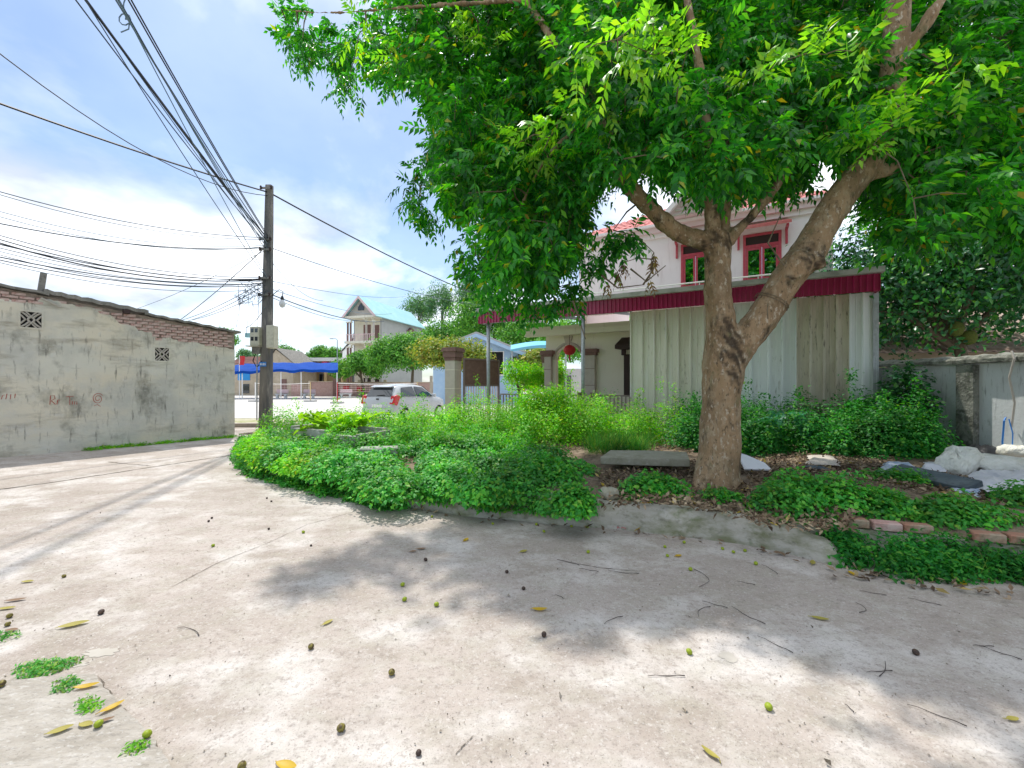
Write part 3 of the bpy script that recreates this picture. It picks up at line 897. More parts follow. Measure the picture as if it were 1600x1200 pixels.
lean = thing('metal_shed', 'lean-to shed of ribbed stained metal sheets with crimson fascia behind the big tree', 'shed', (HO.x, HO.y, 0), HRZ)
wall_off = 0.35
xa, xb = hf(985, 600, wall_off)[0], hf(1369, 600, wall_off)[0]
cuts = [985, 1040, 1098, 1145, 1200, 1244, 1286, 1326, 1369]
mats = [M_sheet_cream, M_sheet_cream, M_sheet_cream, M_sheet_white, M_sheet_white, M_sheet_brown, M_sheet_brown, M_sheet_white]
for i, (c0, c1) in enumerate(zip(cuts[:-1], cuts[1:])):
    x0, x1 = hf(c0, 600, wall_off)[0], hf(c1, 600, wall_off)[0]
    ribs = max(2, round((x1 - x0) / 0.31))
    prof = []
    st = (x1 - x0) / ribs
    for k in range(ribs):
        b0 = x0 + k * st
        prof += [(b0, -0.055), (b0 + .030, -0.055), (b0 + .045, 0.0), (b0 + st * .5, 0.003), (b0 + st * .52, -.006), (b0 + st * .58, -.006), (b0 + st * .60, 0.002), (b0 + st - .017, 0)]
    prof.append((x1, -0.055))
    dy = wall_off + (0.006 if i % 2 else 0)
    rws = [[(x, y + dy + 0.006 * math.sin(x * 9 + z * 2), z) for x, y in prof] for z in (3.48, 2.4, 1.3, 0.12 + 0.03 * (i % 3))]
    part('metal_sheet', MB().strip(rws), mats[i], lean)
part('side_sheet', MB().box(xb - .01, xb + .012, wall_off + .02, 3.0, 0.1, 3.5), M_sheet_white, lean)
part('corner_trim', MB().box(xb - .06, xb + .035, wall_off - .045, wall_off - .037, 0.1, 3.46), M_steel, lean)
nf = 9
for i in range(nf):
    x0, x1 = HW * i / nf, HW * (i + 1) / nf
    k = int((x1 - x0) / 0.11)
    st = (x1 - x0) / k
    prof = []
    for j in range(k):
        b0 = x0 + j * st
        prof += [(b0, -.030), (b0 + .016, -.030), (b0 + .026, 0), (b0 + st - .010, 0)]
    prof.append((x1, -.030))
    zt, zb_ = 3.80 + 0.01 * (i % 2), 3.445 + random.uniform(-.008, .008)
    part('fascia_panel', MB().strip([[(x, y + 0.004 * (i % 2), zt) for x, y in prof], [(x, y + .004 * (i % 2) + .01, zb_) for x, y in prof]]), M_fascia, lean)
part('fascia_end', MB().box(HW - .012, HW + .006, -.015, .6, 3.44, 3.80), M_fascia, lean)
part('fascia_end', MB().box(-0.004, .014, -.012, .8, 3.46, 3.80), M_gutter, lean)
part('roof_edge', MB().box(-.06, HW + .06, -.09, .10, 3.815, 3.93), M_gutter, lean)
part('shed_roof', MB().add([(-.05, .10, 3.87), (HW + .05, .10, 3.87), (HW + .05, 3.0, 4.25), (-.05, 3.0, 4.25), (-.05, .10, 3.82), (HW + .05, .10, 3.82), (HW + .05, 3.0, 4.20), (-.05, 3.0, 4.20)],
                           [(0, 1, 2, 3), (7, 6, 5, 4), (0, 4, 5, 1), (1, 5, 6, 2), (2, 6, 7, 3), (3, 7, 4, 0)]), M_gutter, lean)
for px in (763, 911):
    x = hf(px, 600, 0.12)[0]
    part('post', MB().tube([(x, .12, 0.0), (x, .12, 3.5)], 0.058, 10), M_steel, lean, smooth=True)
for px in (800, 868, 960):
    x = hf(px, 600, 0.12)[0]
    part('rafter', MB().obox((x, 1.3, 3.62), (.05, 2.5, .08), Matrix.Rotation(R(7), 3, 'X')), M_steel, lean)
part('purlin', MB().box(.05, hf(985, 600)[0], .14, .19, 3.46, 3.54), M_steel, lean)
gut = MB()
x0g, x1g = hf(905, 600, .0)[0], hf(1235, 600, .0)[0]
gut.tube([(x0g, -.02, 4.02), (x1g, -.02, 4.02)], .018, 6)
for k in range(9):
    xg = x0g + (x1g - x0g) * k / 8
    gut.tube([(xg, -.02, 3.93), (xg, -.02, 4.02)], .012, 5)
part('edge_rail', gut, M_white, lean)

house = thing('pink_house', 'two-storey pale pink house with rose-red windows behind the metal shed', 'house', (HO.x, HO.y, 0), HRZ)
UO = 3.0
xr = hf(1302, 600, UO)[0]
xl = hf(905, 600, UO)[0]
zt = 6.35


def wall_with_holes(x0, x1, z0, z1, y0, y1, holes):
    """upright wall slab with rectangular openings (x0,x1,z0,z1), built from blocks that butt together"""
    mb = MB()
    xs_ = sorted(set([x0, x1] + [h[0] for h in holes] + [h[1] for h in holes]))
    for a, b in zip(xs_[:-1], xs_[1:]):
        hs = sorted([h for h in holes if h[0] <= a + 1e-6 and h[1] >= b - 1e-6], key=lambda h: h[2])
        z = z0
        for h in hs:
            if h[2] > z:
                mb.box(a, b, y0, y1, z, h[2])
            z = h[3]
        if z < z1:
            mb.box(a, b, y0, y1, z, z1)
    return mb


w1 = (hf(1161, 360, UO)[0], hf(1221, 360, UO)[0], 4.50, 5.95)
w2 = (hf(1064, 380, UO)[0], hf(1110, 380, UO)[0], 4.50, 5.95)
part('upper_wall', wall_with_holes(xl, xr, 3.95, zt, UO, UO + .22, [w1, w2]), M_pink, house)
part('side_wall', MB().box(xr - .22, xr, UO + .22, UO + 7, 0.0, zt), M_pink, house)
part('far_side_wall', MB().box(xl, xl + .22, UO + .22, UO + 7, 0.0, zt), M_pink, house)
for i, (a, b, c, d) in enumerate((w1, w2)):
    w = part('window', MB().box(a, a + .07, UO - .03, UO + .06, c, d).box(b - .07, b, UO - .03, UO + .06, c, d).box(a + .07, b - .07, UO - .03, UO + .06, d - .07, d)
             .box(a + .07, b - .07, UO - .03, UO + .06, c, c + .07).box(a + .07, b - .07, UO - .03, UO + .06, d - .40, d - .32), M_redframe, house)
    m = (a + b) / 2
    for s0, s1 in ((a + .072, m - .004), (m + .004, b - .072)):
        sh = part('sash', MB().box(s0, s0 + .06, UO - .015, UO + .04, c + .073, d - .403).box(s1 - .06, s1, UO - .015, UO + .04, c + .073, d - .403)
                  .box(s0 + .06, s1 - .06, UO - .015, UO + .04, c + .073, c + .15).box(s0 + .06, s1 - .06, UO - .015, UO + .04, d - .47, d - .403), M_redframe, house)
        part('pane', MB().box(s0 + .06, s1 - .06, UO + .01, UO + .016, c + .15, d - .47), M_glass_sky, sh)
    part('transom_louver', MB().box(a + .07, b - .07, UO + .012, UO + .02, d - .32, d - .07), M_darkwood, w)
    hood = part('window_hood', MB().add([(a - .16, UO - .004, d + .30), (b + .16, UO - .004, d + .30), (b + .2, UO - .50, d + .10), (a - .2, UO - .50, d + .10),
                                         (a - .16, UO - .004, d + .20), (b + .16, UO - .004, d + .20), (b + .2, UO - .50, d + .02), (a - .2, UO - .50, d + .02)],
                                        [(0, 3, 2, 1), (4, 5, 6, 7), (3, 7, 6, 2), (0, 4, 7, 3), (1, 2, 6, 5)]), M_redroof, house)
    for bx in (a - .15, b + .09):
        part('bracket', MB().box(bx, bx + .06, UO - .38, UO - .003, d - .02, d + .05).box(bx, bx + .06, UO - .07, UO - .003, d - .42, d - .02), M_redframe, hood)
for z0, z1, o in ((zt - .08, zt + .06, .10), (zt + .06, zt + .22, .22), (zt + .22, zt + .30, .34)):
    part('cornice', MB().box(xl - o, xr + o, UO - o, UO + .3, z0 + .002, z1), M_pinktrim if o == .22 else M_pink, house)
part('corner_sill', MB().box(xr + .003, xr + .34, UO + .3, UO + 1.6, 4.55, 4.66).box(xr + .003, xr + .24, UO + .35, UO + 1.5, 4.45, 4.548), M_redframe, house)
# tiled hip roof in rows
for k in range(16):
    y0 = UO - .30 + k * .26
    z0 = zt + .31 + k * .135
    ins = k * .20
    nn = 60
    rw = []
    for yy, zz in ((y0, z0), (y0 + .30, z0 + .15)):
        rw.append([(xl - .3 + ins + (xr - xl + .6 - 2 * ins) * j / nn, yy, zz + 0.02 * math.sin(j * 2.4)) for j in range(nn + 1)])
    rw.insert(0, [(p[0], p[1], p[2] - .03) for p in rw[0]])
    part('tile_course', MB().strip(rw), M_redroof, house)
# front gable with horizontal louvres
gx0, gx1 = hf(1035, 320, UO - .6)[0], hf(1150, 320, UO - .6)[0]
gxm, gz0, gz1 = (gx0 + gx1) / 2, zt + .32, zt + 1.35
gable = part('gable', MB().prism([(gx0 + .1, gz0), (gx1 - .1, gz0), (gxm, gz1 - .1)], UO - .55, UO + 1.4), M_pinktrim, house)
for k in range(7):
    z = gz0 + .06 + k * .13
    fr = (z - gz0) / (gz1 - gz0)
    hw = (gx1 - gx0) / 2 * (1 - fr) - .18
    if hw > .05:
        part('louver', MB().obox((gxm, UO - .57, z), (2 * hw, .05, .05), Matrix.Rotation(R(25), 3, 'X')), M_pillar, gable)
for s in (-1, 1):
    xe = gx0 - .15 if s < 0 else gx1 + .15
    part('barge_board', MB().add([(xe, UO - .72, gz0 - .05), (gxm, UO - .72, gz1 + .08), (gxm, UO - .72, gz1 - .08), (xe + .2 * -s, UO - .72, gz0 - .05),
                                  (xe, UO + 1.4, gz0 - .05), (gxm, UO + 1.4, gz1 + .08), (gxm, UO + 1.4, gz1 - .08), (xe + .2 * -s, UO + 1.4, gz0 - .05)],
                                 [(0, 1, 2, 3), (0, 4, 5, 1), (3, 2, 6, 7), (0, 3, 7, 4)]), M_pink, gable)
# porch level: cream wall, arch, pilaster, soffit
PO = 2.2
a0, a1 = hf(853, 600, PO)[0], hf(1000, 600, PO)[0]
h0, h1 = hf(868, 600, PO)[0], hf(909, 600, PO)[0]
hc, hr = (h0 + h1) / 2, (h1 - h0) / 2
spring = 2.35
arch = MB()
arch.box(a0, h0, PO, PO + .25, 0, 3.3)
arch.box(h1, a1, PO, PO + .25, 0, 3.3)
nn = 16
for k in range(nn):
    t0, t1 = math.pi - math.pi * k / nn, math.pi - math.pi * (k + 1) / nn
    p0, p1 = (hc + hr * math.cos(t0), spring + hr * math.sin(t0)), (hc + hr * math.cos(t1), spring + hr * math.sin(t1))
    arch.prism([p0, p1, (p1[0], 3.3), (p0[0], 3.3)], PO, PO + .25)
part('arcade_wall', arch, M_cream, house)
ring = [(hc + (hr + .06) * math.cos(math.pi - math.pi * k / 20), PO - .02, spring + (hr + .06) * math.sin(math.pi - math.pi * k / 20)) for k in range(21)]
part('arch_moulding', MB().tube(ring, .05, 6), M_pillar, house)
part('keystone', MB().add([(hc - .06, PO - .06, spring + hr - .02), (hc + .06, PO - .06, spring + hr - .02), (hc + .16, PO - .06, spring + hr + .32), (hc - .16, PO - .06, spring + hr + .32),
                           (hc - .06, PO - .003, spring + hr - .02), (hc + .06, PO - .003, spring + hr - .02), (hc + .16, PO - .003, spring + hr + .32), (hc - .16, PO - .003, spring + hr + .32)],
                          [(0, 1, 2, 3), (0, 4, 5, 1), (1, 5, 6, 2), (2, 6, 7, 3), (3, 7, 4, 0)]), M_pillar, house)
for pxc, w in ((924, .17), (859, .12)):
    xc = hf(pxc, 600, PO)[0]
    col_ = part('pilaster', MB().box(xc - w, xc + w, PO - .20, PO - .003, 0, 2.45), M_pillar, house)
    part('pilaster_cap', MB().box(xc - w - .05, xc + w + .05, PO - .25, PO - .004, 2.452, 2.53).box(xc - w - .1, xc + w + .1, PO - .30, PO - .005, 2.532, 2.66), M_brown, col_)
    for z in (0.9, 1.45, 2.0):
        part('joint', MB().box(xc - w - .002, xc + w + .002, PO - .203, PO - .19, z, z + .015), M_brown, col_)
part('soffit', MB().box(hf(830, 600, 1.6)[0], a1, 1.5, PO + 3.0, 3.302, 3.42), M_cream, house)
part('soffit_beam', MB().box(hf(822, 600, 1.6)[0], a1, 1.45, 1.72, 3.12, 3.30), M_cream, house)
part('lower_side_wall', MB().box(a1 + .002, a1 + .2, PO + .26, UO + 6, 0, 3.3), M_cream, house)
xw = hf(979, 600, PO)[0]
part('porch_window', MB().box(xw - .08, a1 - .05, PO - .03, PO - .003, 1.1, 2.45), M_darkwood, house)
part('window_canopy', MB().add([(xw - .25, PO - .5, 2.72), (a1, PO - .5, 2.72), (a1, PO - .004, 3.0), (xw - .15, PO - .004, 3.0), (xw - .25, PO - .5, 2.60), (a1, PO - .5, 2.60), (a1, PO - .004, 2.60), (xw - .15, PO - .004, 2.60)],
                               [(0, 1, 2, 3), (7, 6, 5, 4), (0, 4, 5, 1), (3, 7, 4, 0)]).box(xw - .12, xw - .02, PO - .2, PO - .004, 2.42, 2.597), M_darkwood, house)

# red lantern hanging in the arch
lx, lz = hf(890, 547, PO - .5)
p = HO + HU * lx + HV * (PO - .5)
lan = thing('paper_lantern', 'round red lantern hanging under the porch arch', 'lantern', (p.x, p.y, lz), 0)
part('globe', MB().lathe((0, 0, 0), [(0.03, -.17), (.13, -.14), (.20, -.05), (.205, .03), (.15, .12), (.05, .17)], 14), M_lantern, lan, smooth=True)
part('cord', MB().tube([(0, 0, .17), (0, 0, 3.12 - lz)], .008, 5), M_darkwood, lan)
part('tassel', MB().tube([(0, 0, -.17), (0, 0, -.34)], [.02, .035], 6), M_redpaint, lan)

# railing, gate and gate pillars
RO = 0.05
rail = thing('porch_railing', 'low mauve metal railing with thin upright bars below the porch', 'railing', (HO.x, HO.y, 0), HRZ)
rx0, rx1 = hf(782, 600, RO)[0], hf(984, 600, RO)[0]
ztop = 1.16
part('rail_bar', MB().box(rx0, rx1, RO - .02, RO + .02, ztop, ztop + .04), M_rail, rail)
part('rail_bar', MB().box(rx0, rx1, RO - .015, RO + .015, .35, .385), M_rail, rail)
bm_bar = MB().box(-.017, .017, -.010, .010, .15, ztop - .002).mesh('upright_bar')
bm_bar.materials.append(M_rail)
n = int((rx1 - rx0) / .105)
for k in range(n + 1):
    o = link('upright_bar', bm_bar, None, rail)
    o.location = (rx0 + (rx1 - rx0) * k / n, RO, 0)
for px in (905, 925):
    x = hf(px, 600, RO)[0]
    part('rail_post', MB().box(x - .045, x + .045, RO - .045, RO + .045, 0, ztop + .1), M_brown, rail)


def gate_pillar(px, Y, w, label, ztop_, rz):
    X = (px - 800) / F * Y
    t = thing('gate_pillar', label, 'pillar', (X, Y, 0), rz, 'gate pillars')
    sh = part('shaft', MB().box(-w, w, -w, w, 0, ztop_ - .42), M_pillar, t)
    part('capital', MB().box(-w - .02, w + .02, -w - .02, w + .02, ztop_ - .418, ztop_ - .32).box(-w - .05, w + .05, -w - .05, w + .05, ztop_ - .318, ztop_ - .13)
         .box(-w - .09, w + .09, -w - .09, w + .09, ztop_ - .128, ztop_ - .05).box(-w - .07, w + .07, -w - .07, w + .07, ztop_ - .048, ztop_), M_brown, t)
    for z in (.75, 1.35, 1.95):
        part('joint', MB().box(-w - .004, w + .004, -w - .004, w + .004, z, z + .014), M_cream, sh)
    return t


gate_pillar(708, 13.4, .19, 'grey tiled gate pillar with brown cap beside the parked car', 2.68, HRZ + .05)
gate_pillar(858, 15.6, .20, 'cream gate pillar with brown cap left of the porch arch', 2.72, HRZ + .05)
ga = Vector(((724 - 800) / F * 13.3, 13.3))
gb = Vector(((780 - 800) / F * 14.5, 14.5))
gu = (gb - ga)
gl = gu.length
gate = thing('metal_gate', 'dark brown metal gate with pinkish upright bars beside the grey pillar', 'gate', (ga.x, ga.y, 0), math.atan2(gu.y, gu.x))
part('gate_frame', MB().box(0, .05, -.025, .025, .1, 2.35).box(gl - .05, gl, -.025, .025, .1, 2.35).box(.05, gl - .05, -.025, .025, 2.30, 2.35).box(.05, gl - .05, -.02, .02, 1.42, 1.48).box(.05, gl - .05, -.02, .02, .12, .17), M_rail, gate)
part('gate_panel', MB().box(.05, gl - .05, .004, .012, 1.48, 2.30), M_brown, gate)
nbar = 15
bmb = MB().box(-.012, .012, -.012, .012, .17, 1.418).mesh('upright_bar')
bmb.materials.append(M_pinktrim)
for k in range(1, nbar):
    o = link('upright_bar', bmb, None, gate)
    o.location = (gl * k / nbar, 0, 0)

# ------------------------------------------------------------------ utility pole
PB = gp(415, 670)
PD = PB.y
pole = thing('utility_pole', 'weathered concrete utility pole with two meter boxes at the bed corner', 'utility pole', PB, 0)
PT = at(421, 290, PD) - PB


def on_pole(py):
    z = CAMH - (py - 600) / F * PD
    return PB + Vector((PT.x * z / PT.z, 0, z))


pm = MB()
rws = []
for k in range(13):
    t = k / 12
    c = Vector((PT.x * t, 0, PT.z * t - (0.1 if k == 0 else 0)))
    w = 0.185 * (1 - t) + 0.105 * t
    rws.append([c + Vector((a * w, b * w * .8, 0)) for a, b in ((-1, -.7), (-.7, -1), (.7, -1), (1, -.7), (1, .7), (.7, 1), (-.7, 1), (-1, .7), (-1, -.7))])
pm.strip(rws)
pm.add(rws[-1][:8], [tuple(range(8))])
part('shaft', pm, M_pole, pole)
for px0, px1, y0, y1, side in ((399, 413, 512, 541, -1), (424, 436, 510, 545, 1)):
    a, b = at(px0, y1, PD) - PB, at(px1, y0, PD) - PB
    bx = part('meter_box', MB().box(a.x, b.x, -.30, -.02, a.z, b.z), M_box, pole)
    bevel(bx, .02, 2)
    if side < 0:
        for u in (.28, .72):
            for v in (.36, .80):
                cx, cz = a.x + (b.x - a.x) * u, a.z + (b.z - a.z) * v
                part('meter_window', MB().box(cx - .045, cx + .045, -.306, -.298, cz - .07, cz + .06), M_glass_dark, bx)
        part('shelf', MB().box(a.x - .12, b.x, -.33, .02, a.z - .035, a.z - .004), M_box, bx)
        part('terminal_box', MB().box(a.x + .03, b.x - .02, -.24, -.02, a.z - .26, a.z - .04), M_fibro, bx)
        part('drop_cable', MB().tube([(a.x + .1, -.15, a.z - .26), (a.x + .02, -.16, a.z - .5), (a.x + .15, -.16, a.z - .72), (a.x + .3, -.15, a.z - .5)], .018, 6), M_cable, bx)
        part('bracket', MB().box(a.x - .22, a.x - .004, -.2, -.08, a.z + .28, a.z + .42), M_roofteal, bx)
a, b = at(410, 573, PD) - PB, at(421, 566, PD) - PB
part('number_plate', MB().box(a.x, b.x, -.185, -.178, a.z, b.z), M_blue, pole)
for k in range(4):
    part('plate_mark', MB().box(a.x + .035 + k * .05, a.x + .06 + k * .05, -.1875, -.1855, a.z + .04, b.z - .04), M_white, pole)
for py in (297, 376, 392, 436, 462):
    c = on_pole(py) - PB
    part('cable_clamp', MB().box(c.x - .2, c.x + .2, -.17, -.13, c.z - .03, c.z + .03), M_fibro, pole)
    for s in (-.17, .17):
        part('insulator', MB().lathe((c.x + s, -.19, c.z), [(.02, -.06), (.04, -.04), (.025, -.01), (.04, .02), (.02, .06)], 8), M_darkwood, pole)
part('conduit', MB().tube([(-.20, -.15, .3), (-.19, -.16, 2.0), (-.15, -.17, 3.0)], .022, 6), M_steel, pole)

lampc = at(441, 472, PD)
lamp = thing('bulb_lamp', 'small glass bulb lamp hanging from a wire beside the utility pole', 'lamp', lampc, 0)
part('bulb', MB().lathe((0, 0, 0), [(.02, -.19), (.07, -.16), (.10, -.08), (.09, 0), (.05, .07)], 12), M_bulb, lamp, smooth=True)
part('socket', MB().lathe((0, 0, 0), [(.05, .07), (.055, .12), (.03, .2)], 10), M_cable, lamp)
arm_pts = [(0, 0, .2), (.03, 0, .35), (-.1, 0, .42), (-.25, 0, .30), (-.38, 0, .18)]
part('bracket_arm', MB().tube(arm_pts, .014, 6), M_cable, lamp)


# ------------------------------------------------------------------ overhead cables
def cable(name, pts, r, mat, label, group, sag=0.3):
    """hanging line through way-points, sagging between each pair"""
    P = []
    for a, b in zip(pts[:-1], pts[1:]):
        a, b = Vector(a), Vector(b)
        n = 14
        for k in range(n):
            t = k / n
            q = a.lerp(b, t)
            q.z -= sag * 4 * t * (1 - t)
            P.append(q)
    P.append(Vector(pts[-1]))
    return solo(name, MB().tube(P, r * 1.15, 5), mat, label, 'cable', group)


ORD = 'first second third fourth fifth sixth seventh eighth ninth tenth eleventh twelfth'.split()
G = 'overhead cables'
cable('power_cable', [at(-330, 40, 6.4), on_pole(301)], .021, M_cable, 'thick black power cable sloping above the shed to the pole top', G, .12)
cable('power_cable', [on_pole(301), at(760, 466, 29)], .024, M_cable, 'thick black power cable running from the pole top down behind the tree', G, .25)
cable('power_cable', [at(-140, -30, 6.5), on_pole(306)], .010, M_cable, 'thin slack cable crossing the thick cable left of the pole top', G, .75)


def beyond(p, q, k):
    p, q = Vector(p), Vector(q)
    return p + (q - p) * k


near = [(165, 375, .020, M_cable), (169, 379, .014, M_cable), (158, 384, .010, M_cable_grey), (176, 388, .008, M_cable_grey),
        (206, 377, .011, M_cable_grey), (210, 384, .009, M_cable_teal), (215, 391, .009, M_cable_teal), (219, 397, .008, M_cable_grey), (224, 373, .011, M_cable), (231, 370, .011, M_cable), (213, 436, .008, M_cable_teal), (170, 438, .008, M_cable_grey)]
for i, (px, py, r, m) in enumerate(near):
    a = on_pole(py)
    q = at(px, 0, 6.4 + .05 * (i % 5))
    e = beyond(a, q, 2.6)
    if i < 4 or i == 11:
        lab = ('thickest black cable passing overhead from the pole towards the viewer' if i == 0 else ORD[(1, 2, 3, 11).index(i)] + ' thin cable beside the thickest overhead cable, steep bundle')
    else:
        lab = ORD[sorted(q_[0] for q_ in near[4:11]).index(px)] + ' cable from the left in the steep bundle nearer the tree'
    cable('overhead_cable', [a, e], r, m, lab, 'steep overhead cable bundle', .45 + .06 * (i % 4))
fan = [(292, 372, .011, M_cable_grey), (296, 375, .008, M_cable_grey), (323, 384, .008, M_cable_teal), (331, 386, .008, M_cable_teal), (345, 388, .014, M_cable_grey),
       (360, 434, .010, M_cable_grey), (366, 436, .012, M_cable), (371, 437, .016, M_cable), (376, 438, .012, M_cable_grey), (381, 439, .009, M_cable_grey), (386, 440, .008, M_cable_teal), (391, 442, .008, M_cable_grey),
       (397, 444, .014, M_cable_grey), (401, 446, .012, M_cable_grey), (404, 452, .008, M_cable_teal)]
for i, (py, pe, r, m) in enumerate(fan):
    a = on_pole(pe) + Vector((-.1, -.05, 0))
    q = at(-40, py - 4, 10.0)
    lab = (ORD[i] + ' cable from above in the loose flat group over the shed' if i < 5 else ORD[i - 5] + ' cable from above in the dense flat bundle over the shed')
    cable('service_cable', [q, a], r, m, lab, 'flat cables above the shed', .28 + .05 * (i % 4))
rightw = [(386, (765, 478), 30, .012, M_cable_grey, 'grey cable sloping from mid pole towards the hill trees'), (402, (505, 470), 18, .008, M_cable_teal, 'pale short cable dropping steeply right of the pole'),
          (438, (640, 462), 40, .010, M_cable_teal, 'pale cable nearly level right of the pole'), (450, (612, 490), 34, .010, M_cable_teal, 'pale cable sagging towards the tall house'),
          (458, (600, 502), 30, .018, M_cable_grey, 'heavier grey cable sagging right past the hanging bulb'), (462, (575, 500), 28, .010, M_cable_grey, 'thin cable just under the heavier grey one beside the bulb')]
for py, e, d, r, m, lab in rightw:
    cable('service_cable', [on_pole(py), at(e[0], e[1], d)], r, m, lab, None, .35)
leftlow = [(388, (270, 508), 19, .012, M_cable, 'black cable falling from mid pole to behind the shed roof'), (393, (215, 482), 20, .008, M_cable_grey, 'thin grey cable falling from mid pole behind the shed'),
           (440, (285, 500), 19, .010, M_cable_grey, 'upper cable of the low trio running behind the shed roof end'), (447, (292, 502), 19, .010, M_cable_grey, 'middle cable of the low trio running behind the shed roof end'),
           (456, (300, 500), 20, .010, M_cable_grey, 'lower cable of the low trio running behind the shed roof end'), (482, (384, 512), 14.5, .010, M_cable_teal, 'short pale cable crossing low in front of the pole')]
for py, e, d, r, m, lab in leftlow:
    cable('service_cable', [on_pole(py) + Vector((0, -.15, 0)), at(e[0], e[1], d)], r, m, lab, 'low trio of cables' if 'trio' in lab else None, .12)
rr = random.Random(8)
tang = MB()
for k in range(14):
    c = at(rr.uniform(372, 410), rr.uniform(440, 470), PD - .25)
    P = [c + Vector((rr.uniform(.05, .3) * math.cos(a + k) * (1 + .4 * math.sin(a)), rr.uniform(-.1, .1), rr.uniform(.08, .25) * math.sin(a))) for a in [j * .75 for j in range(9)]]
    tang.tube(P, .008, 4)
for k in range(3):
    c = at(372 + 15 * k, 445, PD - .2)
    tang.tube([c, c + Vector((.05, 0, -.8)), c + Vector((-.06, 0, -1.4 - .3 * k))], .008, 4)
solo('cable_tangle', tang, M_cable_grey, 'messy tangle of looped spare cable beside the utility pole', 'cable')
coil = MB()
c0 = at(195, 20, 6.3)
coil.tube([c0 + Vector((.02 * math.sin(k), 0, .35 - .05 * k)) for k in range(10)] + [c0 + Vector((.09 * math.cos(k * .7) , 0, -.1 + .09 * math.sin(k * .7))) for k in range(18)] + [c0 + Vector((.06, 0, -.25)), c0 + Vector((-.06, 0, -.3))], .009, 5)
solo('cable_loop', coil, M_cable_teal, 'small coiled loop of pale cable hanging among the overhead wires', 'cable')

# ------------------------------------------------------------------ parked car
cyaw = math.atan2(.904, .42)
cr = Vector(((590 - 800) / F * 15.6, 15.6, 0.027))
car = thing('hatchback_car', 'small white hatchback car parked beyond the weeds beside the gate pillar', 'car', (cr.x + .42 * 1.75, cr.y + .904 * 1.75, 0.027), cyaw)
ST = [(-1.78, .66, .38, .62, .60, .64), (-1.74, .74, .30, .86, .66, .88), (-1.68, .78, .25, .97, .64, 1.0), (-1.56, .79, .22, .99, .57, 1.20), (-1.42, .80, .22, .99, .545, 1.36), (-1.15, .80, .22, .985, .56, 1.43),
      (-.7, .80, .20, .97, .57, 1.46), (-.2, .80, .20, .955, .57, 1.46), (.25, .80, .20, .945, .56, 1.40), (.62, .80, .22, .935, .57, 1.20), (.95, .79, .22, .925, .62, .96), (1.25, .78, .22, .88, .60, .91), (1.55, .74, .25, .78, .55, .80), (1.72, .64, .30, .62, .48, .64), (1.78, .5, .40, .52, .38, .54)]
rws = []
for x, w, s0, zb, yr, zr in ST:
    half = [(w * .93, s0), (w, s0 + (zb - s0) * .35), (w * 1.01, s0 + (zb - s0) * .65), (w * .975, zb), (yr + (w - yr) * .42, zb + (zr - zb) * .55), (yr, zr - .035), (yr * .8, zr - .006), (0, zr + .012)]
    ring = [(x, y, z) for y, z in half] + [(x, -y, z) for y, z in half[::-1][1:]]
    rws.append(ring)
body = MB().strip(rws)
body.add(rws[0], [tuple(range(len(rws[0])))])
body.add(rws[-1], [tuple(range(len(rws[-1])))[::-1]])
part('body', body, M_carpaint, car, smooth=True)


def patch(name, pts, mat, parent, th=.012):
    """thin raised quad patch"""
    p = [Vector(q) for q in pts]
    nrm = (p[1] - p[0]).cross(p[2] - p[0]).normalized() * th
    return part(name, MB().add(p + [q - nrm for q in p], [tuple(range(len(p)))] + [tuple(range(len(p), 2 * len(p)))[::-1]] + [(i, len(p) + i, len(p) + (i + 1) % len(p), (i + 1) % len(p)) for i in range(len(p))]), mat, parent)


patch('rear_window', [(-1.705, .62, 1.01), (-1.705, -.62, 1.01), (-1.49, -.52, 1.33), (-1.49, .52, 1.33)], M_carglass, car)
part('wiper', MB().tube([(-1.71, .05, 1.03), (-1.70, -.3, 1.06)], .012, 5), M_rubber, car)
patch('spoiler', [(-1.60, .5, 1.37), (-1.60, -.5, 1.37), (-1.36, -.52, 1.425), (-1.36, .52, 1.425)], M_carpaint, car, .02)
for s in (1, -1):
    q = lambda L_: L_ if s > 0 else L_[::-1]
    patch('rear_side_window', q([(-1.30, .795 * s, 1.0), (-1.18, .625 * s, 1.33), (-.52, .632 * s, 1.37), (-.45, .80 * s, .98)][::-1]), M_carglass, car)
    patch('front_side_window', q([(-.36, .80 * s, .975), (-.42, .632 * s, 1.37), (.12, .630 * s, 1.34), (.70, .795 * s, .95)][::-1]), M_carglass, car)
    part('tail_light', MB().prism([(-1.77, .72), (-1.60, .66), (-1.42, .98), (-1.50, 1.06), (-1.68, 1.02)], min(.60 * s, .825 * s), max(.60 * s, .825 * s)), M_taillight, car)
    mr = part('wing_mirror', MB().obox((.60, .91 * s, 1.0), (.12, .18, .13)), M_carpaint, car)
    bevel(mr, .03, 2)
    for wx in (-1.12, 1.15):
        wh = part('wheel', MB().add(*(lambda b: (b.v, b.f))(MB().tube([(wx, .70 * s, .28), (wx, .815 * s, .28)], .28, 20))), M_rubber, car)
        part('rim', MB().tube([(wx, .81 * s, .28), (wx, .822 * s, .28)], .19, 14), M_alloy, wh)
part('windscreen', MB().add([(.93, .60, .985), (.93, -.60, .985), (.35, -.52, 1.385), (.35, .52, 1.385)], [(0, 1, 2, 3)]), M_carglass, car)
patch('number_plate', [(-1.795, .25, .58), (-1.795, -.25, .58), (-1.79, -.25, .70), (-1.79, .25, .70)], M_white, car)
part('emblem', MB().obox((-1.755, 0, .90), (.02, .12, .05)), M_rubber, car)
part('bumper', MB().box(-1.84, -1.70, -.70, .70, .32, .55), M_carpaint, car)

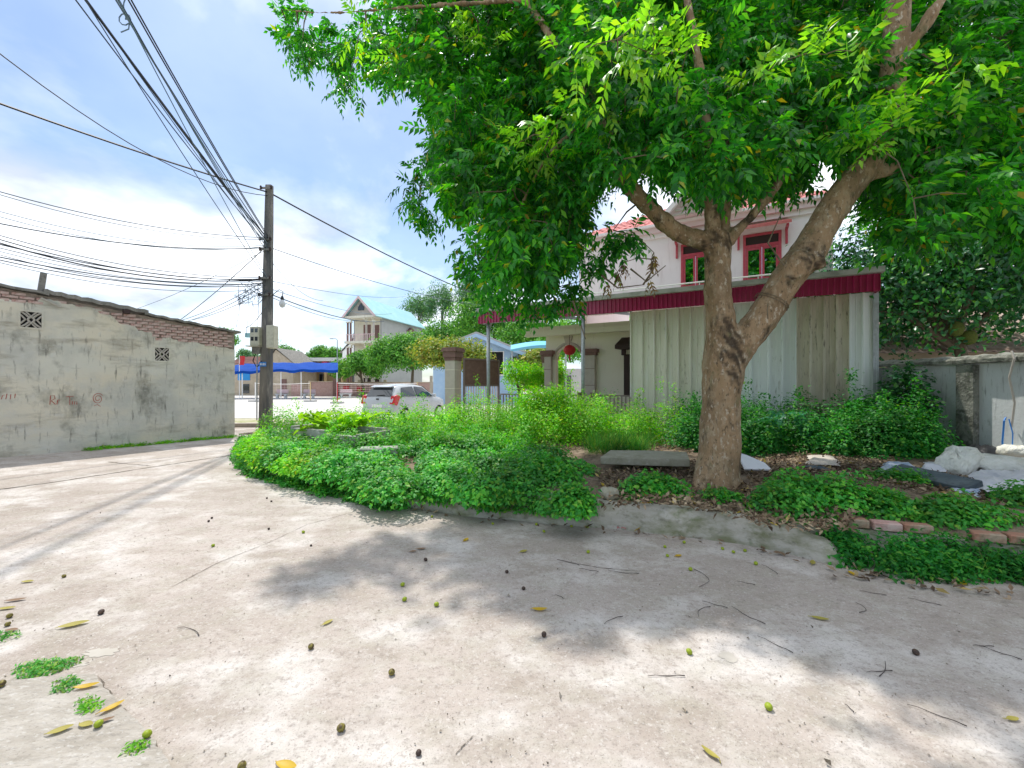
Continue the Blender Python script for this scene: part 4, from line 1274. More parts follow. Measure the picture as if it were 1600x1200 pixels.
# ------------------------------------------------------------------ far side of the plaza
TU, TV = Vector((.959, -.285)), Vector((.285, .959))
TO = Vector((-21.6, 53.2))
tw, td = 4.28, 12.3
tall = thing('tall_house', 'narrow three-storey cream house with columned balconies and pale teal roof', 'house', (TO.x, TO.y, 0), math.atan2(TU.y, TU.x))
part('side_wall', MB().box(tw - .2, tw, 1.6, td, 0, 10.25), M_greywall, tall)
part('far_wall', MB().box(0, .2, 1.6, td, 0, 10.25), M_greywall, tall)
part('back_wall', MB().box(.2, tw - .2, td - .2, td, 0, 10.25), M_greywall, tall)
part('front_wall', MB().box(.2, tw - .2, 1.6, 1.8, 0, 10.25), M_cream, tall)
for z in (3.4, 6.75, 10.0):
    part('floor_slab', MB().box(-.12, tw + .06, -.12, 1.598, z, z + .28), M_cream, tall)
for z0 in (0, 3.682, 7.032):
    z1 = {0: 3.4, 3.682: 6.75, 7.032: 10.0}[z0]
    for x in (.18, .62, 3.0, tw - .18):
        c_ = part('column', MB().tube([(x, .18, z0), (x, .18, z1 - .55)], .13, 8), M_brown if x < 1 else M_pillar, tall)
        part('capital', MB().box(x - .19, x + .19, 0, .36, z1 - .55, z1 - .40), M_cream, c_)
    ar = MB()
    for s0, s1 in ((.72, 2.9), (3.1, tw - .3)):
        cx, hr_ = (s0 + s1) / 2, (s1 - s0) / 2
        for k in range(10):
            t0, t1 = math.pi * k / 10, math.pi * (k + 1) / 10
            ar.prism([(cx - hr_ * math.cos(t0), z1 - .40 + .36 * math.sin(t0)), (cx - hr_ * math.cos(t1), z1 - .40 + .36 * math.sin(t1)), (cx - hr_ * math.cos(t1), z1 - .002), (cx - hr_ * math.cos(t0), z1 - .002)], .06, .3)
    part('arch', ar, M_cream, tall)
    if z0 > 0:
        bal = part('balustrade', MB().box(0, tw, -.05, .05, z0 + .82, z0 + .90), M_pinktrim, tall)
        for k in range(16):
            x = .15 + k * (tw - .3) / 15
            part('baluster', MB().tube([(x, 0, z0), (x, 0, z0 + .82)], .045, 6), M_pinktrim, bal)
    part('door', MB().box(1.55, 2.65, 1.56, 1.597, z0 + .02, z0 + 2.3), M_brown if z0 > 7 else M_darkwood, tall)
    part('window', MB().box(3.25, 3.95, 1.56, 1.597, z0 + .5, z0 + 2.2), M_brown if z0 > 7 else M_darkwood, tall)
gb_ = part('gable', MB().prism([(-.05, 10.30), (tw + .05, 10.30), (tw / 2, 12.6)], .3, .5), M_pillar, tall)
part('gable_window', MB().prism([(tw / 2 - .45, 11.0), (tw / 2 + .45, 11.0), (tw / 2 + .45, 11.4), (tw / 2, 11.95), (tw / 2 - .45, 11.4)], .22, .296), M_glass_dark, gb_)
for s in (-1, 1):
    xe = tw / 2 + s * (tw / 2 + .45)
    part('roof_slope', MB().add([(xe, -.3, 10.15), (tw / 2, -.3, 12.78), (tw / 2, td + .3, 12.78), (xe, td + .3, 10.15), (xe, -.3, 10.05), (tw / 2, -.3, 12.66), (tw / 2, td + .3, 12.66), (xe, td + .3, 10.05)],
                                [(0, 1, 2, 3), (7, 6, 5, 4), (0, 4, 5, 1), (3, 2, 6, 7), (0, 3, 7, 4)]), M_roofteal, tall)
    part('verge_board', MB().add([(xe, -.34, 10.13), (tw / 2, -.34, 12.80), (tw / 2, -.34, 12.45), (xe - s * .35, -.34, 10.08)], [(0, 1, 2, 3)]).add(
        [(xe, -.302, 10.13), (tw / 2, -.302, 12.80), (tw / 2, -.302, 12.45), (xe - s * .35, -.302, 10.08)], [(3, 2, 1, 0)]), M_pinktrim, tall)
sw_ = part('side_window', MB().box(tw + .003, tw + .06, 8.0, 9.1, 7.9, 9.1), M_white, tall)
part('pane', MB().box(tw + .055, tw + .07, 8.1, 8.5, 8.0, 9.0).box(tw + .055, tw + .07, 8.6, 9.0, 8.0, 9.0), M_glass_dark, sw_)
part('window_gable', MB().add([(tw + .003, 7.6, 9.15), (tw + .003, 9.5, 9.15), (tw + .003, 8.55, 9.75), (tw + .5, 7.6, 9.1), (tw + .5, 9.5, 9.1), (tw + .5, 8.55, 9.7)], [(0, 3, 5, 2), (2, 5, 4, 1), (3, 4, 5)]), M_brown, tall)
part('side_band', MB().box(tw + .002, tw + .03, 1.6, td, 6.8, 6.95), M_cream, tall)


def boxthing(name, label, cat, px0, px1, D, z1, depth, mat, z0=0.0):
    x0, x1 = (px0 - 800) / F * D, (px1 - 800) / F * D
    t = thing(name, label, cat, (x0, D, 0), 0)
    part('wall', MB().box(0, x1 - x0, 0, depth, z0, z1), mat, t)
    return t, x1 - x0


# yellow community hall with red capitals
D = 58.0
hall, hwid = boxthing('yellow_hall', 'long yellow hall with red-capped columns behind the blue tarp', 'hall', 462, 572, D, 4.6, 6, M_yellow)
part('parapet', MB().box(-.5, hwid + .4, -2.1, 6.2, 4.62, 5.1), M_white, hall)
for k in range(5):
    x = .3 + k * (hwid - .6) / 4
    c_ = part('column', MB().tube([(x, -1.7, 0), (x, -1.7, 4.2)], .22, 10), M_yellow, hall)
    part('capital', MB().box(x - .34, x + .34, -2.04, -1.36, 4.2, 4.6), M_redpaint, c_)
for k in range(4):
    x = .3 + (k + .5) * (hwid - .6) / 4
    w_ = part('window', MB().box(x - .5, x + .5, -.04, -.003, 1.6, 3.0), M_greywall, hall)
    part('pane', MB().box(x - .42, x - .03, -.05, -.041, 1.7, 2.9).box(x + .03, x + .42, -.05, -.041, 1.7, 2.9), M_glass_dark, w_)
# white gabled shrine beside the hall
xx0 = (535 - 800) / F * 62
shr = thing('white_gable_house', 'small white house with dark pointed gable behind the lamp post', 'house', (xx0, 62, 0), 0)
part('wall', MB().prism([(0, 0), (3.4, 0), (3.4, 6.4), (1.7, 8.2), (0, 6.4)], 0, 6), M_white, shr)
part('roof_edge', MB().add([(-.4, -.3, 6.2), (1.7, -.3, 8.5), (3.8, -.3, 6.2), (-.4, 6, 6.2), (1.7, 6, 8.5), (3.8, 6, 6.2)], [(0, 1, 4, 3), (1, 2, 5, 4)]), M_fibro, shr)
part('finial', MB().tube([(1.7, -.2, 8.4), (1.7, -.2, 9.2)], [.12, .03], 6), M_fibro, shr)

# blue tarp canopy on thin posts
tarp = thing('tarp_canopy', 'bright blue tarp canopy on thin white posts across the plaza', 'canopy', (0, 0, 0.03), 0)
rws = []
for v in range(6):
    row = []
    for u in range(25):
        px = 366 + (528 - 366) * u / 24
        t = v / 5
        Y = 40 + 5 * t
        pyv = 577.5 + (1 if u > 16 else 0) - (0.7 * math.sin(u * .52)) if v == 0 else 0
        z = 1.5 + (22 + 0.6 * math.sin(u * .8)) / F * 40 + (.92 * math.sin(t * math.pi / 2)) + .05 * math.sin(u * 1.3 + v)
        if px < 420:
            z -= .22 * (420 - px) / 50
        row.append(((px - 800) / F * Y, Y, z))
    rws.append(row)
part('sheet', MB().strip(rws), M_tarp, tarp)
part('valance', MB().strip([[(p[0], p[1] - .02, p[2]) for p in rws[0]], [(p[0], p[1] - .04, p[2] - .26 - .02 * math.sin(i * 1.9)) for i, p in enumerate(rws[0])]]), M_tarp, tarp)
for px in (378.5, 408, 439, 470.5, 526.5):
    x = (px - 800) / F * 40.1
    part('post', MB().tube([(x, 40.1, -.02), (x, 40.1, 2.75)], .05, 6), M_white, tarp)

# houses behind the tarp on the left
D = 54.0
t1, w_ = boxthing('tile_roof_house', 'low house with dark red tiled roof and blue front behind the tarp', 'house', 360, 412, D, 4.3, 7, M_tanwall)
part('roof', MB().add([(-.6, -.8, 4.1), (w_ + .6, -.8, 4.1), (w_ + .3, 4, 5.4), (-.3, 4, 5.4)], [(0, 1, 2, 3)]), M_oldroof, t1)
for k in range(6):
    part('tile_course', MB().obox((w_ / 2, -.6 + k * .8, 4.2 + k * .217), (w_ + 1.1 - k * .08, .10, .10)), M_oldroof, t1)
part('blue_front', MB().box(1.0, 2.6, -.06, -.003, 2.0, 4.0), M_brightblue, t1)
part('window', MB().box(1.7, 2.5, -.06, -.003, .3, 1.5), M_glass_dark, t1)
t2, w_ = boxthing('tan_gable_house', 'tan plastered house with a plain gable just right of the pole', 'house', 418, 458, 50.0, 3.6, 6, M_tanwall)
part('gable', MB().prism([(-.4, 3.602), (w_ + .6, 3.602), (1.0, 5.7)], .02, 6), M_tanwall, t2)
part('roof_verge', MB().add([(-.7, -.2, 3.45), (1.0, -.2, 5.95), (w_ + .9, -.2, 3.45), (-.7, 6.2, 3.45), (1.0, 6.2, 5.95), (w_ + .9, 6.2, 3.45)], [(0, 1, 4, 3), (1, 2, 5, 4)]), M_fibro, t2)
part('doorway', MB().box(w_ * .55, w_ * .75, -.05, -.003, 0.05, 2.1), M_brown, t2)
# brick boundary wall of the plaza with pillars
bw = thing('brick_boundary_wall', 'long low pinkish brick wall with pillars across the plaza', 'wall', (0, 49, 0), 0)
for px0, px1, z1 in ((455, 470, 1.55), (486, 520, 1.75), (529, 560, 1.62), (563, 600, 1.66), (603, 690, 1.66)):
    xA, xB = (px0 - 800) / F * 49, (px1 - 800) / F * 49
    pn = part('wall_panel', MB().box(xA, xB, 0, .22, 0, z1), M_farbrick, bw)
    part('coping', MB().box(xA - .03, xB + .03, -.05, .27, z1 + .002, z1 + .09), M_tanwall, pn)
for px, z1 in ((484, 1.9), (523, 2.5), (527, 2.2), (561.5, 2.0), (601.5, 2.0)):
    x = (px - 800) / F * 49
    part('wall_pillar', MB().box(x - .16, x + .16, -.08, .30, 0, z1), M_brown if z1 > 2.1 else M_tanwall, bw)
for px, py in ((541, 607), (562, 608)):
    p = at(px, py, 48.9)
    part('red_sign', MB().box(p.x - .35, p.x + .35, -.12, -.052, p.z - .3, p.z + .3), M_redpaint, bw)
fg = thing('lattice_gate', 'old rusty lattice gate between posts beyond the car', 'gate', ((687 - 800) / F * 40, 40, 0), 0)
part('gate_post', MB().box(-.25, 0, -.12, .12, 0, 2.9), M_tanwall, fg)
part('gate_post', MB().box(-.95, -.70, -.12, .12, 0, 2.3), M_tanwall, fg)
gm = MB()
for k in range(7):
    gm.box(.15 + k * .3, .19 + k * .3, -.02, .02, .1, 2.2 - .1 * abs(k - 3))
for z in (.2, .9, 1.6, 2.0):
    gm.box(.05, 2.1, -.015, .015, z, z + .05)
part('gate_bars', gm, M_darkwood, fg)
part('gate_sheet', MB().box(.05, 2.1, .03, .05, .1, 1.9), M_brown, fg)

# badminton nets, benches, lamp post, weights
for i, (pa, pb, Y, m1, lab) in enumerate(((399, 485, 34.0, M_white, 'badminton net with white tape between thin posts beside the utility pole'), (527, 652, 31.0, M_redpaint, 'badminton net with white tape tied to the red post behind the car'))):
    xa_, xb_ = (pa - 800) / F * Y, (pb - 800) / F * Y
    nt = thing('badminton_net', lab, 'net', (xa_, Y, 0.03), 0)
    wN = xb_ - xa_
    part('tape', MB().tube([(wN * k / 12, 0, 1.53 - .07 * math.sin(math.pi * k / 12)) for k in range(13)], .035, 5, flat=.5), M_white, nt)
    net = MB()
    for k in range(1, 5):
        net.tube([(0, 0, 1.5 - k * .15), (wN, 0, 1.5 - k * .15)], .005, 3)
    for k in range(int(wN / .35)):
        net.tube([(k * .35, 0, .85), (k * .35, 0, 1.46)], .004, 3)
    part('mesh', net, M_pinktrim, nt)
    for x, m in ((0, m1), (wN, M_yellow)):
        ps = part('post', MB().tube([(x, 0, 0), (x, 0, 1.6)], .04, 8), m, nt)
        part('base', MB().box(x - .42, x + .42, -.3, .3, -.005, .13), M_greywall, ps)
for i, px in enumerate((440, 478, 533)):
    p = Vector(((px - 800) / F * 42, 42.0 + .6 * i, .03))
    bn = thing('stone_bench', ['white stone bench under the middle of the blue tarp', 'white stone bench beside the yellow net post', 'white stone bench behind the red net post'][i], 'bench', p, .1 * i, 'stone benches on the plaza')
    part('seat', MB().box(-.62, .62, -.2, .2, .40, .47), M_white, bn)
    part('backrest', MB().box(-.60, .60, .16, .22, .55, .92), M_pinktrim, bn)
    for x in (-.42, .42):
        part('leg', MB().prism([(x - .12, 0), (x + .12, 0), (x + .07, .2), (x + .12, .398), (x - .12, .398), (x - .07, .2)], -.15, .15), M_white, bn)
lp = at(527, 622, 44)
sl = thing('street_lamp', 'thin grey street lamp standing over the blue tarp end', 'street lamp', (lp.x, 44, .03), 0)
part('post', MB().tube([(0, 0, 0), (0, 0, 6.2)], [.07, .045], 8), M_steel, sl)
part('arm', MB().tube([(0, 0, 6.2), (-.15, 0, 6.33), (-.55, 0, 6.35)], .035, 6), M_steel, sl)
part('lamp_head', MB().obox((-.62, 0, 6.33), (.35, .16, .09)), M_greywall, sl)

# red flag at the shed corner
fl = at(374, 571, 40)
flag = thing('red_flag', 'narrow red flag hanging beside the shed corner', 'flag', (fl.x, 40, 0.03), 0)
part('flagpole', MB().tube([(0, 0, 0), (0, 0, 4.3)], .03, 6), M_white, flag)
part('cloth', MB().strip([[(.03 + .12 * k + .03 * math.sin(j), .05 * math.sin(k * 2 + j), 4.2 - .22 * j) for k in range(5)] for j in range(5)]), M_redpaint, flag)

# pale blue house and turquoise awning beyond the porch
D = 30.0
bh = thing('pale_blue_house', 'pale blue gabled house seen beyond the gate', 'house', ((745 - 800) / F * D, D, 0), 0)
part('wall', MB().prism([(-3.2, 0), (3.1, 0), (3.1, 3.85), (0, 5.05), (-3.2, 3.85)], 0, 7), M_lightblue, bh)
for s in (-1, 1):
    part('roof_slope', MB().add([(0, -.5, 5.28), (s * 3.6, -.5, 3.85), (s * 3.6, 7, 3.85), (0, 7, 5.28), (0, -.5, 5.13), (s * 3.6, -.5, 3.70), (s * 3.6, 7, 3.70), (0, 7, 5.13)],
                                [(0, 1, 2, 3), (4, 7, 6, 5), (0, 4, 5, 1), (1, 5, 6, 2)]), M_greywall, bh)
    part('barge_board', MB().add([(0, -.55, 5.14), (s * 3.6, -.55, 3.71), (s * 3.6, -.55, 3.45), (0, -.55, 4.88), (0, -.51, 5.14), (s * 3.6, -.51, 3.71), (s * 3.6, -.51, 3.45), (0, -.51, 4.88)], [(0, 1, 2, 3), (7, 6, 5, 4), (3, 2, 6, 7)]), M_lightblue, bh)
ow = part('open_window', MB().box(.85, 2.0, -.05, -.003, 2.1, 3.9), M_white, bh)
part('shade', MB().box(.93, 1.92, -.06, -.051, 2.2, 3.85), M_dark, ow)
aw = thing('turquoise_awning', 'curved turquoise awning beyond the porch arch', 'awning', (0, 0, 0), 0)
rws = []
for v in range(7):
    rws.append([((798 + 88 * u / 10 - 800) / F * 19, 19 + v * .5, 1.5 + (54 + 7 * math.sin(u / 10 * 2.6)) / F * 19 + .28 * math.sin(v / 6 * math.pi) + .12 * v / 6) for u in range(11)])
part('sheet', MB().strip(rws), M_awning, aw)
for px in (800, 884):
    x = (px - 800) / F * 19.2
    part('post', MB().tube([(x, 19.2, 0.02), (x, 19.2, 3.05)], .04, 6), M_steel, aw)
yw = thing('garden_wall', 'grey plastered house wall glimpsed through the porch arch', 'wall', ((855 - 800) / F * 24, 24, 0), 0)
part('wall', MB().box(0, 4.5, 0, .25, 0, 2.4), M_greywall, yw)
part('window', MB().box(.6, 1.4, -.05, -.003, .9, 2.0), M_glass_dark, yw)

# ------------------------------------------------------------------ grey boundary wall on the right
RX = 8.12
rw_ = thing('rendered_wall', 'stained grey rendered boundary wall with mossy coping beside the sacks', 'wall', (RX, 0, 0), 0)
part('wall', MB().box(0.05, .22, 0.5, 9.2, 0, 1.86), M_wallgrey, rw_)
ys = [.5, 2.6, 4.7, 7.25, 9.2]
for y in (2.6, 4.95, 7.3):
    part('pilaster', MB().box(-.06, .048, y - .14, y + .14, 0, 1.84), M_coping, rw_)
cp = []
rr = random.Random(4)
for k in range(60):
    y = .45 + k * 8.8 / 59
    zc = 1.865 + .008 * math.sin(k * .9) + rr.uniform(-.006, .006)
    cp.append([(-.10 + rr.uniform(-.012, .012), y, zc), (-.11, y, zc + .06), (-.06, y, zc + .11 + rr.uniform(-.01, .01)), (.14, y, zc + .15 + rr.uniform(-.012, .012)), (.34, y, zc + .10), (.36, y, zc)])
part('coping', MB().strip(cp), M_coping, rw_)
pc = at(1592, 548, 6.5)
part('dangling_hose', MB().tube([(-.13, 6.55, 2.03), (-.15, 6.5, 1.9), (-.13, 6.58, 1.6), (-.02, 6.6, 1.2), (-.01, 6.65, .8)], .014, 6), M_pillar, rw_)
part('blue_rope', MB().tube([(-.02, 6.72, .95), (-.07, 6.70, .90), (-.05, 6.74, .55), (-.03, 6.75, .35)], .012, 6).tube([(-.04, 6.66, .93), (-.05, 6.60, .7), (-.04, 6.62, .35)], .008, 6), M_blue, rw_)

# tiled roof house behind the wall
th = thing('clay_tile_house', 'house with pale pink clay tile roof behind the grey wall and jackfruit tree', 'house', (9.0, 10.5, 0), -.10)
part('wall', MB().box(.3, 13, 1.0, 6, 0, 2.6), M_tanwall, th)
tl = []
for k in range(9):
    tl.append((-.11 + .22 * k / 8, .022 * math.cos(k / 8 * 6.283)))
tm = MB().strip([[(x, 0, z) for x, z in tl], [(x, .34, z + .02) for x, z in tl]]).add([(x, -.002, z) for x, z in tl] + [(x, -.002, z - .03) for x, z in tl], [(k, k + 9, k + 10, k + 1) for k in range(8)])
tile = tm.mesh('roof_tile')
tile.materials.append(M_tile)
slope = R(31)
cnt = 0
for r_ in range(10):
    for c_ in range(30):
        o = link('roof_tile', tile, None, th)
        o.location = (.1 + c_ * .215 + random.uniform(-.006, .006), .2 + r_ * .30 * math.cos(slope), 2.35 + r_ * .30 * math.sin(slope) + random.uniform(-.006, .006))
        o.rotation_euler = (slope + random.uniform(-.03, .03), random.uniform(-.02, .02), 0)
part('roof_deck', MB().add([(0, .18, 2.30), (13, .18, 2.30), (13, 4.2, 4.70), (0, 4.2, 4.70)], [(0, 1, 2, 3)]), M_tile, th)

# ------------------------------------------------------------------ the big tree
def fused(mb, voxel, disp=0.0, name='trunk'):
    """overlapping tubes melted into one skin"""
    me = mb.mesh('tmp')
    o = bpy.data.objects.new('tmp', me)
    COL.objects.link(o)
    m = o.modifiers.new('r', 'REMESH')
    m.mode = 'VOXEL'
    m.voxel_size = voxel
    s = o.modifiers.new('s', 'SMOOTH')
    s.iterations = 5
    s.factor = .5
    dg = bpy.context.evaluated_depsgraph_get()
    out = bpy.data.meshes.new_from_object(o.evaluated_get(dg))
    out.name = name
    bpy.data.objects.remove(o)
    n = len(out.vertices)
    co = np.empty(n * 3, np.float32)
    out.vertices.foreach_get('co', co)
    co = co.reshape(-1, 3)
    nr = np.empty(n * 3, np.float32)
    out.vertices.foreach_get('normal', nr)
    nr = nr.reshape(-1, 3)
    if disp:
        h = fnoise(co * [1, 1, .45], 9, 3) * .6 + fnoise(co * [1, 1, .6], 26, 4) * .35 + fnoise(co, 60, 5) * .2
        co = co + nr * (h * disp)[:, None]
    out.vertices.foreach_set('co', co.astype(np.float32).ravel())
    out.update()
    return out


TB = Vector((2.52, 5.05, 0.2))
big = thing('big_tree', 'large leafy fruit tree with forked trunk growing in the raised bed', 'tree', TB, 0)


def tp(px, py, Y):
    return at(px, py, Y) - TB


limbs = {
    'stem': [((1117, 790, 5.05), .36), ((1118, 762, 5.05), .31), ((1122, 725, 5.05), .262), ((1125, 680, 5.05), .245), ((1127, 620, 5.05), .24), ((1130, 570, 5.05), .262), ((1128, 530, 5.05), .235),
             ((1123, 480, 5.05), .19), ((1120, 430, 5.05), .185), ((1120, 390, 5.05), .195), ((1121, 365, 5.05), .16)],
    'right': [((1128, 590, 5.05), .20), ((1155, 545, 5.0), .21), ((1195, 490, 4.95), .205), ((1237, 425, 4.9), .205), ((1262, 395, 4.88), .225), ((1290, 345, 4.86), .19), ((1320, 298, 4.84), .185), ((1352, 262, 4.82), .18),
              ((1382, 200, 4.8), .165), ((1395, 120, 4.8), .15), ((1402, 30, 4.8), .14), ((1415, -110, 4.85), .11), ((1430, -240, 5.0), .07)],
    'stub': [((1348, 272, 4.82), .14), ((1380, 268, 4.75), .085), ((1405, 260, 4.7), .07)],
    'knob': [((1255, 405, 4.85), .17), ((1276, 410, 4.74), .10), ((1289, 407, 4.70), .075)],
    'knot': [((1232, 438, 4.82), .15), ((1244, 418, 4.78), .175), ((1256, 400, 4.78), .14)],
    'limb_a': [((1118, 385, 5.05), .15), ((1085, 372, 5.0), .135), ((1050, 358, 5.0), .12), ((1015, 325, 4.95), .115), ((985, 292, 4.9), .11), ((958, 245, 4.9), .10), ((930, 180, 4.9), .085), ((880, 90, 5.0), .06), ((820, 0, 5.2), .045), ((740, -90, 5.5), .03)],
    'limb_b': [((1115, 375, 5.0), .10), ((1111, 330, 4.95), .088), ((1106, 270, 4.9), .08), ((1104, 200, 4.9), .07), ((1090, 90, 4.9), .055), ((1060, -60, 5.0), .04)],
    'limb_b2': [((1128, 375, 5.12), .10), ((1132, 320, 5.25), .085), ((1127, 240, 5.4), .075), ((1140, 120, 5.7), .06), ((1180, -40, 6.0), .04)],
    'limb_c': [((1128, 385, 5.05), .11), ((1150, 362, 5.05), .08), ((1185, 325, 5.1), .068), ((1222, 275, 5.2), .055), ((1250, 190, 5.4), .045), ((1270, 80, 5.7), .03)],
    'limb_d': [((1395, 120, 4.8), .08), ((1450, 30, 4.6), .06), ((1530, -80, 4.5), .04)],
    'limb_e': [((958, 245, 4.9), .06), ((900, 225, 5.1), .045), ((820, 215, 5.4), .035), ((740, 190, 5.7), .025), ((690, 190, 5.8), .015)],
    'limb_f': [((930, 180, 4.9), .05), ((860, 240, 4.8), .03), ((815, 320, 4.8), .022), ((790, 400, 4.9), .014)],
    'limb_g': [((820, 0, 5.2), .035), ((660, 10, 5.6), .025), ((520, 20, 5.8), .016), ((440, 15, 5.9), .01)],
    'root1': [((1112, 740, 5.0), .16), ((1095, 768, 4.9), .11), ((1082, 790, 4.8), .05)],
    'root2': [((1130, 740, 4.95), .16), ((1143, 770, 4.85), .11), ((1150, 795, 4.75), .04)],
    'root3': [((1135, 740, 5.1), .14), ((1160, 762, 5.15), .08), ((1178, 770, 5.2), .03)],
}
tm_ = MB()
seeds = []
for k, pts in limbs.items():
    P = [tp(*p) for p, r in pts]
    rad = [r * (.86 if k != 'stem' else (.92 if r_i < 6 else .82)) for r_i, (p, r) in enumerate(pts)]
    # smooth the run
    Q, S = [], []
    for i in range(len(P) - 1):
        p0, p1, p2, p3 = P[max(i - 1, 0)], P[i], P[i + 1], P[min(i + 2, len(P) - 1)]
        for j in range(5):
            t = j / 5
            Q.append(0.5 * ((2 * p1) + (p2 - p0) * t + (2 * p0 - 5 * p1 + 4 * p2 - p3) * t * t + (3 * p1 - p0 - 3 * p2 + p3) * t ** 3))
            S.append(max(.012, rad[i] + (rad[i + 1] - rad[i]) * t))
    Q.append(P[-1])
    S.append(rad[-1])
    tm_.tube(Q, S, 14)
    if k in ('limb_a', 'limb_b', 'limb_b2', 'limb_c', 'limb_d', 'limb_e', 'limb_f', 'limb_g', 'right', 'stub'):
        for q, r in zip(Q, S):
            if k != 'right' or q.z + TB.z > 4.0:
                seeds.append(q + TB)
trunk_me = fused(tm_, .020, .026)
# old wounds and rotten crotches: dark weathered patches stored on the bark itself
co = np.empty(len(trunk_me.vertices) * 3, np.float32)
trunk_me.vertices.foreach_get('co', co)
co = co.reshape(-1, 3)
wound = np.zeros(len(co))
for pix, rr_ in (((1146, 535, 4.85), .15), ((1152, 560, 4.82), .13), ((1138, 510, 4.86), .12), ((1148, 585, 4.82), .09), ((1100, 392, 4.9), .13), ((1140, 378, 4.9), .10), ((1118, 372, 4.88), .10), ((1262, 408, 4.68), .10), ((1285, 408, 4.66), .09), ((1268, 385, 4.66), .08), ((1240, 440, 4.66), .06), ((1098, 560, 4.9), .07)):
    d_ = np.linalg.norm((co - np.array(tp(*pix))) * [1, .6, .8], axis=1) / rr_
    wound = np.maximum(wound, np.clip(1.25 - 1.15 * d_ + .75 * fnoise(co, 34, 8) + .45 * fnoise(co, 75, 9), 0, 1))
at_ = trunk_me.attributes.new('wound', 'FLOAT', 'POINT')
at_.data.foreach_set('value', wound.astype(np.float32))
trunk_o = link('trunk', trunk_me, M_bark, big, True)
bt_ = M_bark.node_tree
bn_ = next(n for n in bt_.nodes if n.type == 'BSDF_PRINCIPLED')
src_ = bn_.inputs['Base Color'].links[0].from_socket
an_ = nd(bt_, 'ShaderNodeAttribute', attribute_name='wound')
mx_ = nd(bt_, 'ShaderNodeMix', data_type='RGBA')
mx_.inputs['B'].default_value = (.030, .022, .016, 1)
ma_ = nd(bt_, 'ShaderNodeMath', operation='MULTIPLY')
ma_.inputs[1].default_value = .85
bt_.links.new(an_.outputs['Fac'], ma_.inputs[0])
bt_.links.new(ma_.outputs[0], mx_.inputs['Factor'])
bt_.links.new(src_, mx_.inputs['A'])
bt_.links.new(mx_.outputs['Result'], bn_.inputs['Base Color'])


def in_poly(px, py, poly):
    poly = np.asarray(poly, float)
    x0, y0 = poly[:, 0], poly[:, 1]
    x1, y1 = np.roll(x0, -1), np.roll(y0, -1)
    c = ((y0[None] > py[:, None]) != (y1[None] > py[:, None]))
    xi = (x1 - x0)[None] * (py[:, None] - y0[None]) / np.where(y1 == y0, 1e-9, (y1 - y0))[None] + x0[None]
    return ((c & (px[:, None] < xi)).sum(1) % 2) == 1


CROWN = [(395, -30), (410, 25), (445, 50), (475, 78), (510, 70), (535, 110), (570, 105), (610, 128), (650, 110), (700, 180), (692, 235), (712, 262), (698, 290), (705, 312), (735, 315), (780, 308), (772, 370), (765, 405), (790, 425),
         (820, 430), (855, 430), (880, 420), (890, 390), (900, 345), (925, 290), (970, 248), (1030, 255), (1085, 275), (1150, 305), (1190, 305), (1238, 285), (1262, 240), (1310, 215), (1345, 290), (1385, 365), (1425, 372), (1480, 350),
         (1540, 320), (1620, 380), (1900, 390), (2400, 200), (2400, -1200), (360, -1200), (370, -200)]
SHADE = [(390, 890), (415, 855), (420, 830), (500, 795), (560, 770), (560, 690), (900, 640), (9000, 640), (9000, 1000), (1700, 1000), (1620, 1010), (1530, 1070), (1450, 1050), (1300, 1000), (1170, 945), (1080, 935), (1000, 940), (930, 970), (880, 950), (835, 920),
         (775, 895), (690, 872), (600, 885), (530, 908), (470, 915)]
rng = np.random.default_rng(21)
kx_, ky_ = TO_SUN.x / TO_SUN.z, TO_SUN.y / TO_SUN.z
Nc = 80000
X = rng.uniform(-4.6, 8.6, Nc)
Y = rng.uniform(2.9, 9.0, Nc)
Z = rng.uniform(2.3, 9.2, Nc)
px = 800 + X / Y * F
py = 600 - (Z - CAMH) / Y * F
ok = in_poly(px, py, CROWN)
gx, gy = X - kx_ * Z, Y - ky_ * Z
spx, spy = 800 + gx / np.maximum(gy, .2) * F, 600 + 960 / np.maximum(gy, .2)
ok &= in_poly(spx, spy, SHADE)
ok &= ((X - 2.2) / 6.4) ** 2 + ((Y - 5.6) / 3.3) ** 2 + ((Z - 5.6) / 3.7) ** 2 < 1
ok &= (Y > 4.1) | (rng.uniform(size=Nc) < .22)
# leave the view of the trunk, limbs and house window open
ok &= ~((px > 960) & (px < 1250) & (py > 285))
ok &= ~((px > 1230) & (px < 1425) & (py > 225) & (py < 400) & (Y < 5.3))
C = np.stack([X, Y, Z], 1)[ok]
# thin to a spread of twig clusters
keep = []
cell = {}
for i, c in enumerate(C):
    key = tuple((c // .34).astype(int))
    if cell.get(key, 0) < 1:
        cell[key] = cell.get(key, 0) + 1
        keep.append(i)
C = C[keep]
gap = fnoise(C, 1.25, 9)
C = C[gap > -.85]
print('clusters before cap', len(C))
if len(C) > 3300:
    C = C[rng.choice(len(C), 3300, replace=False)]


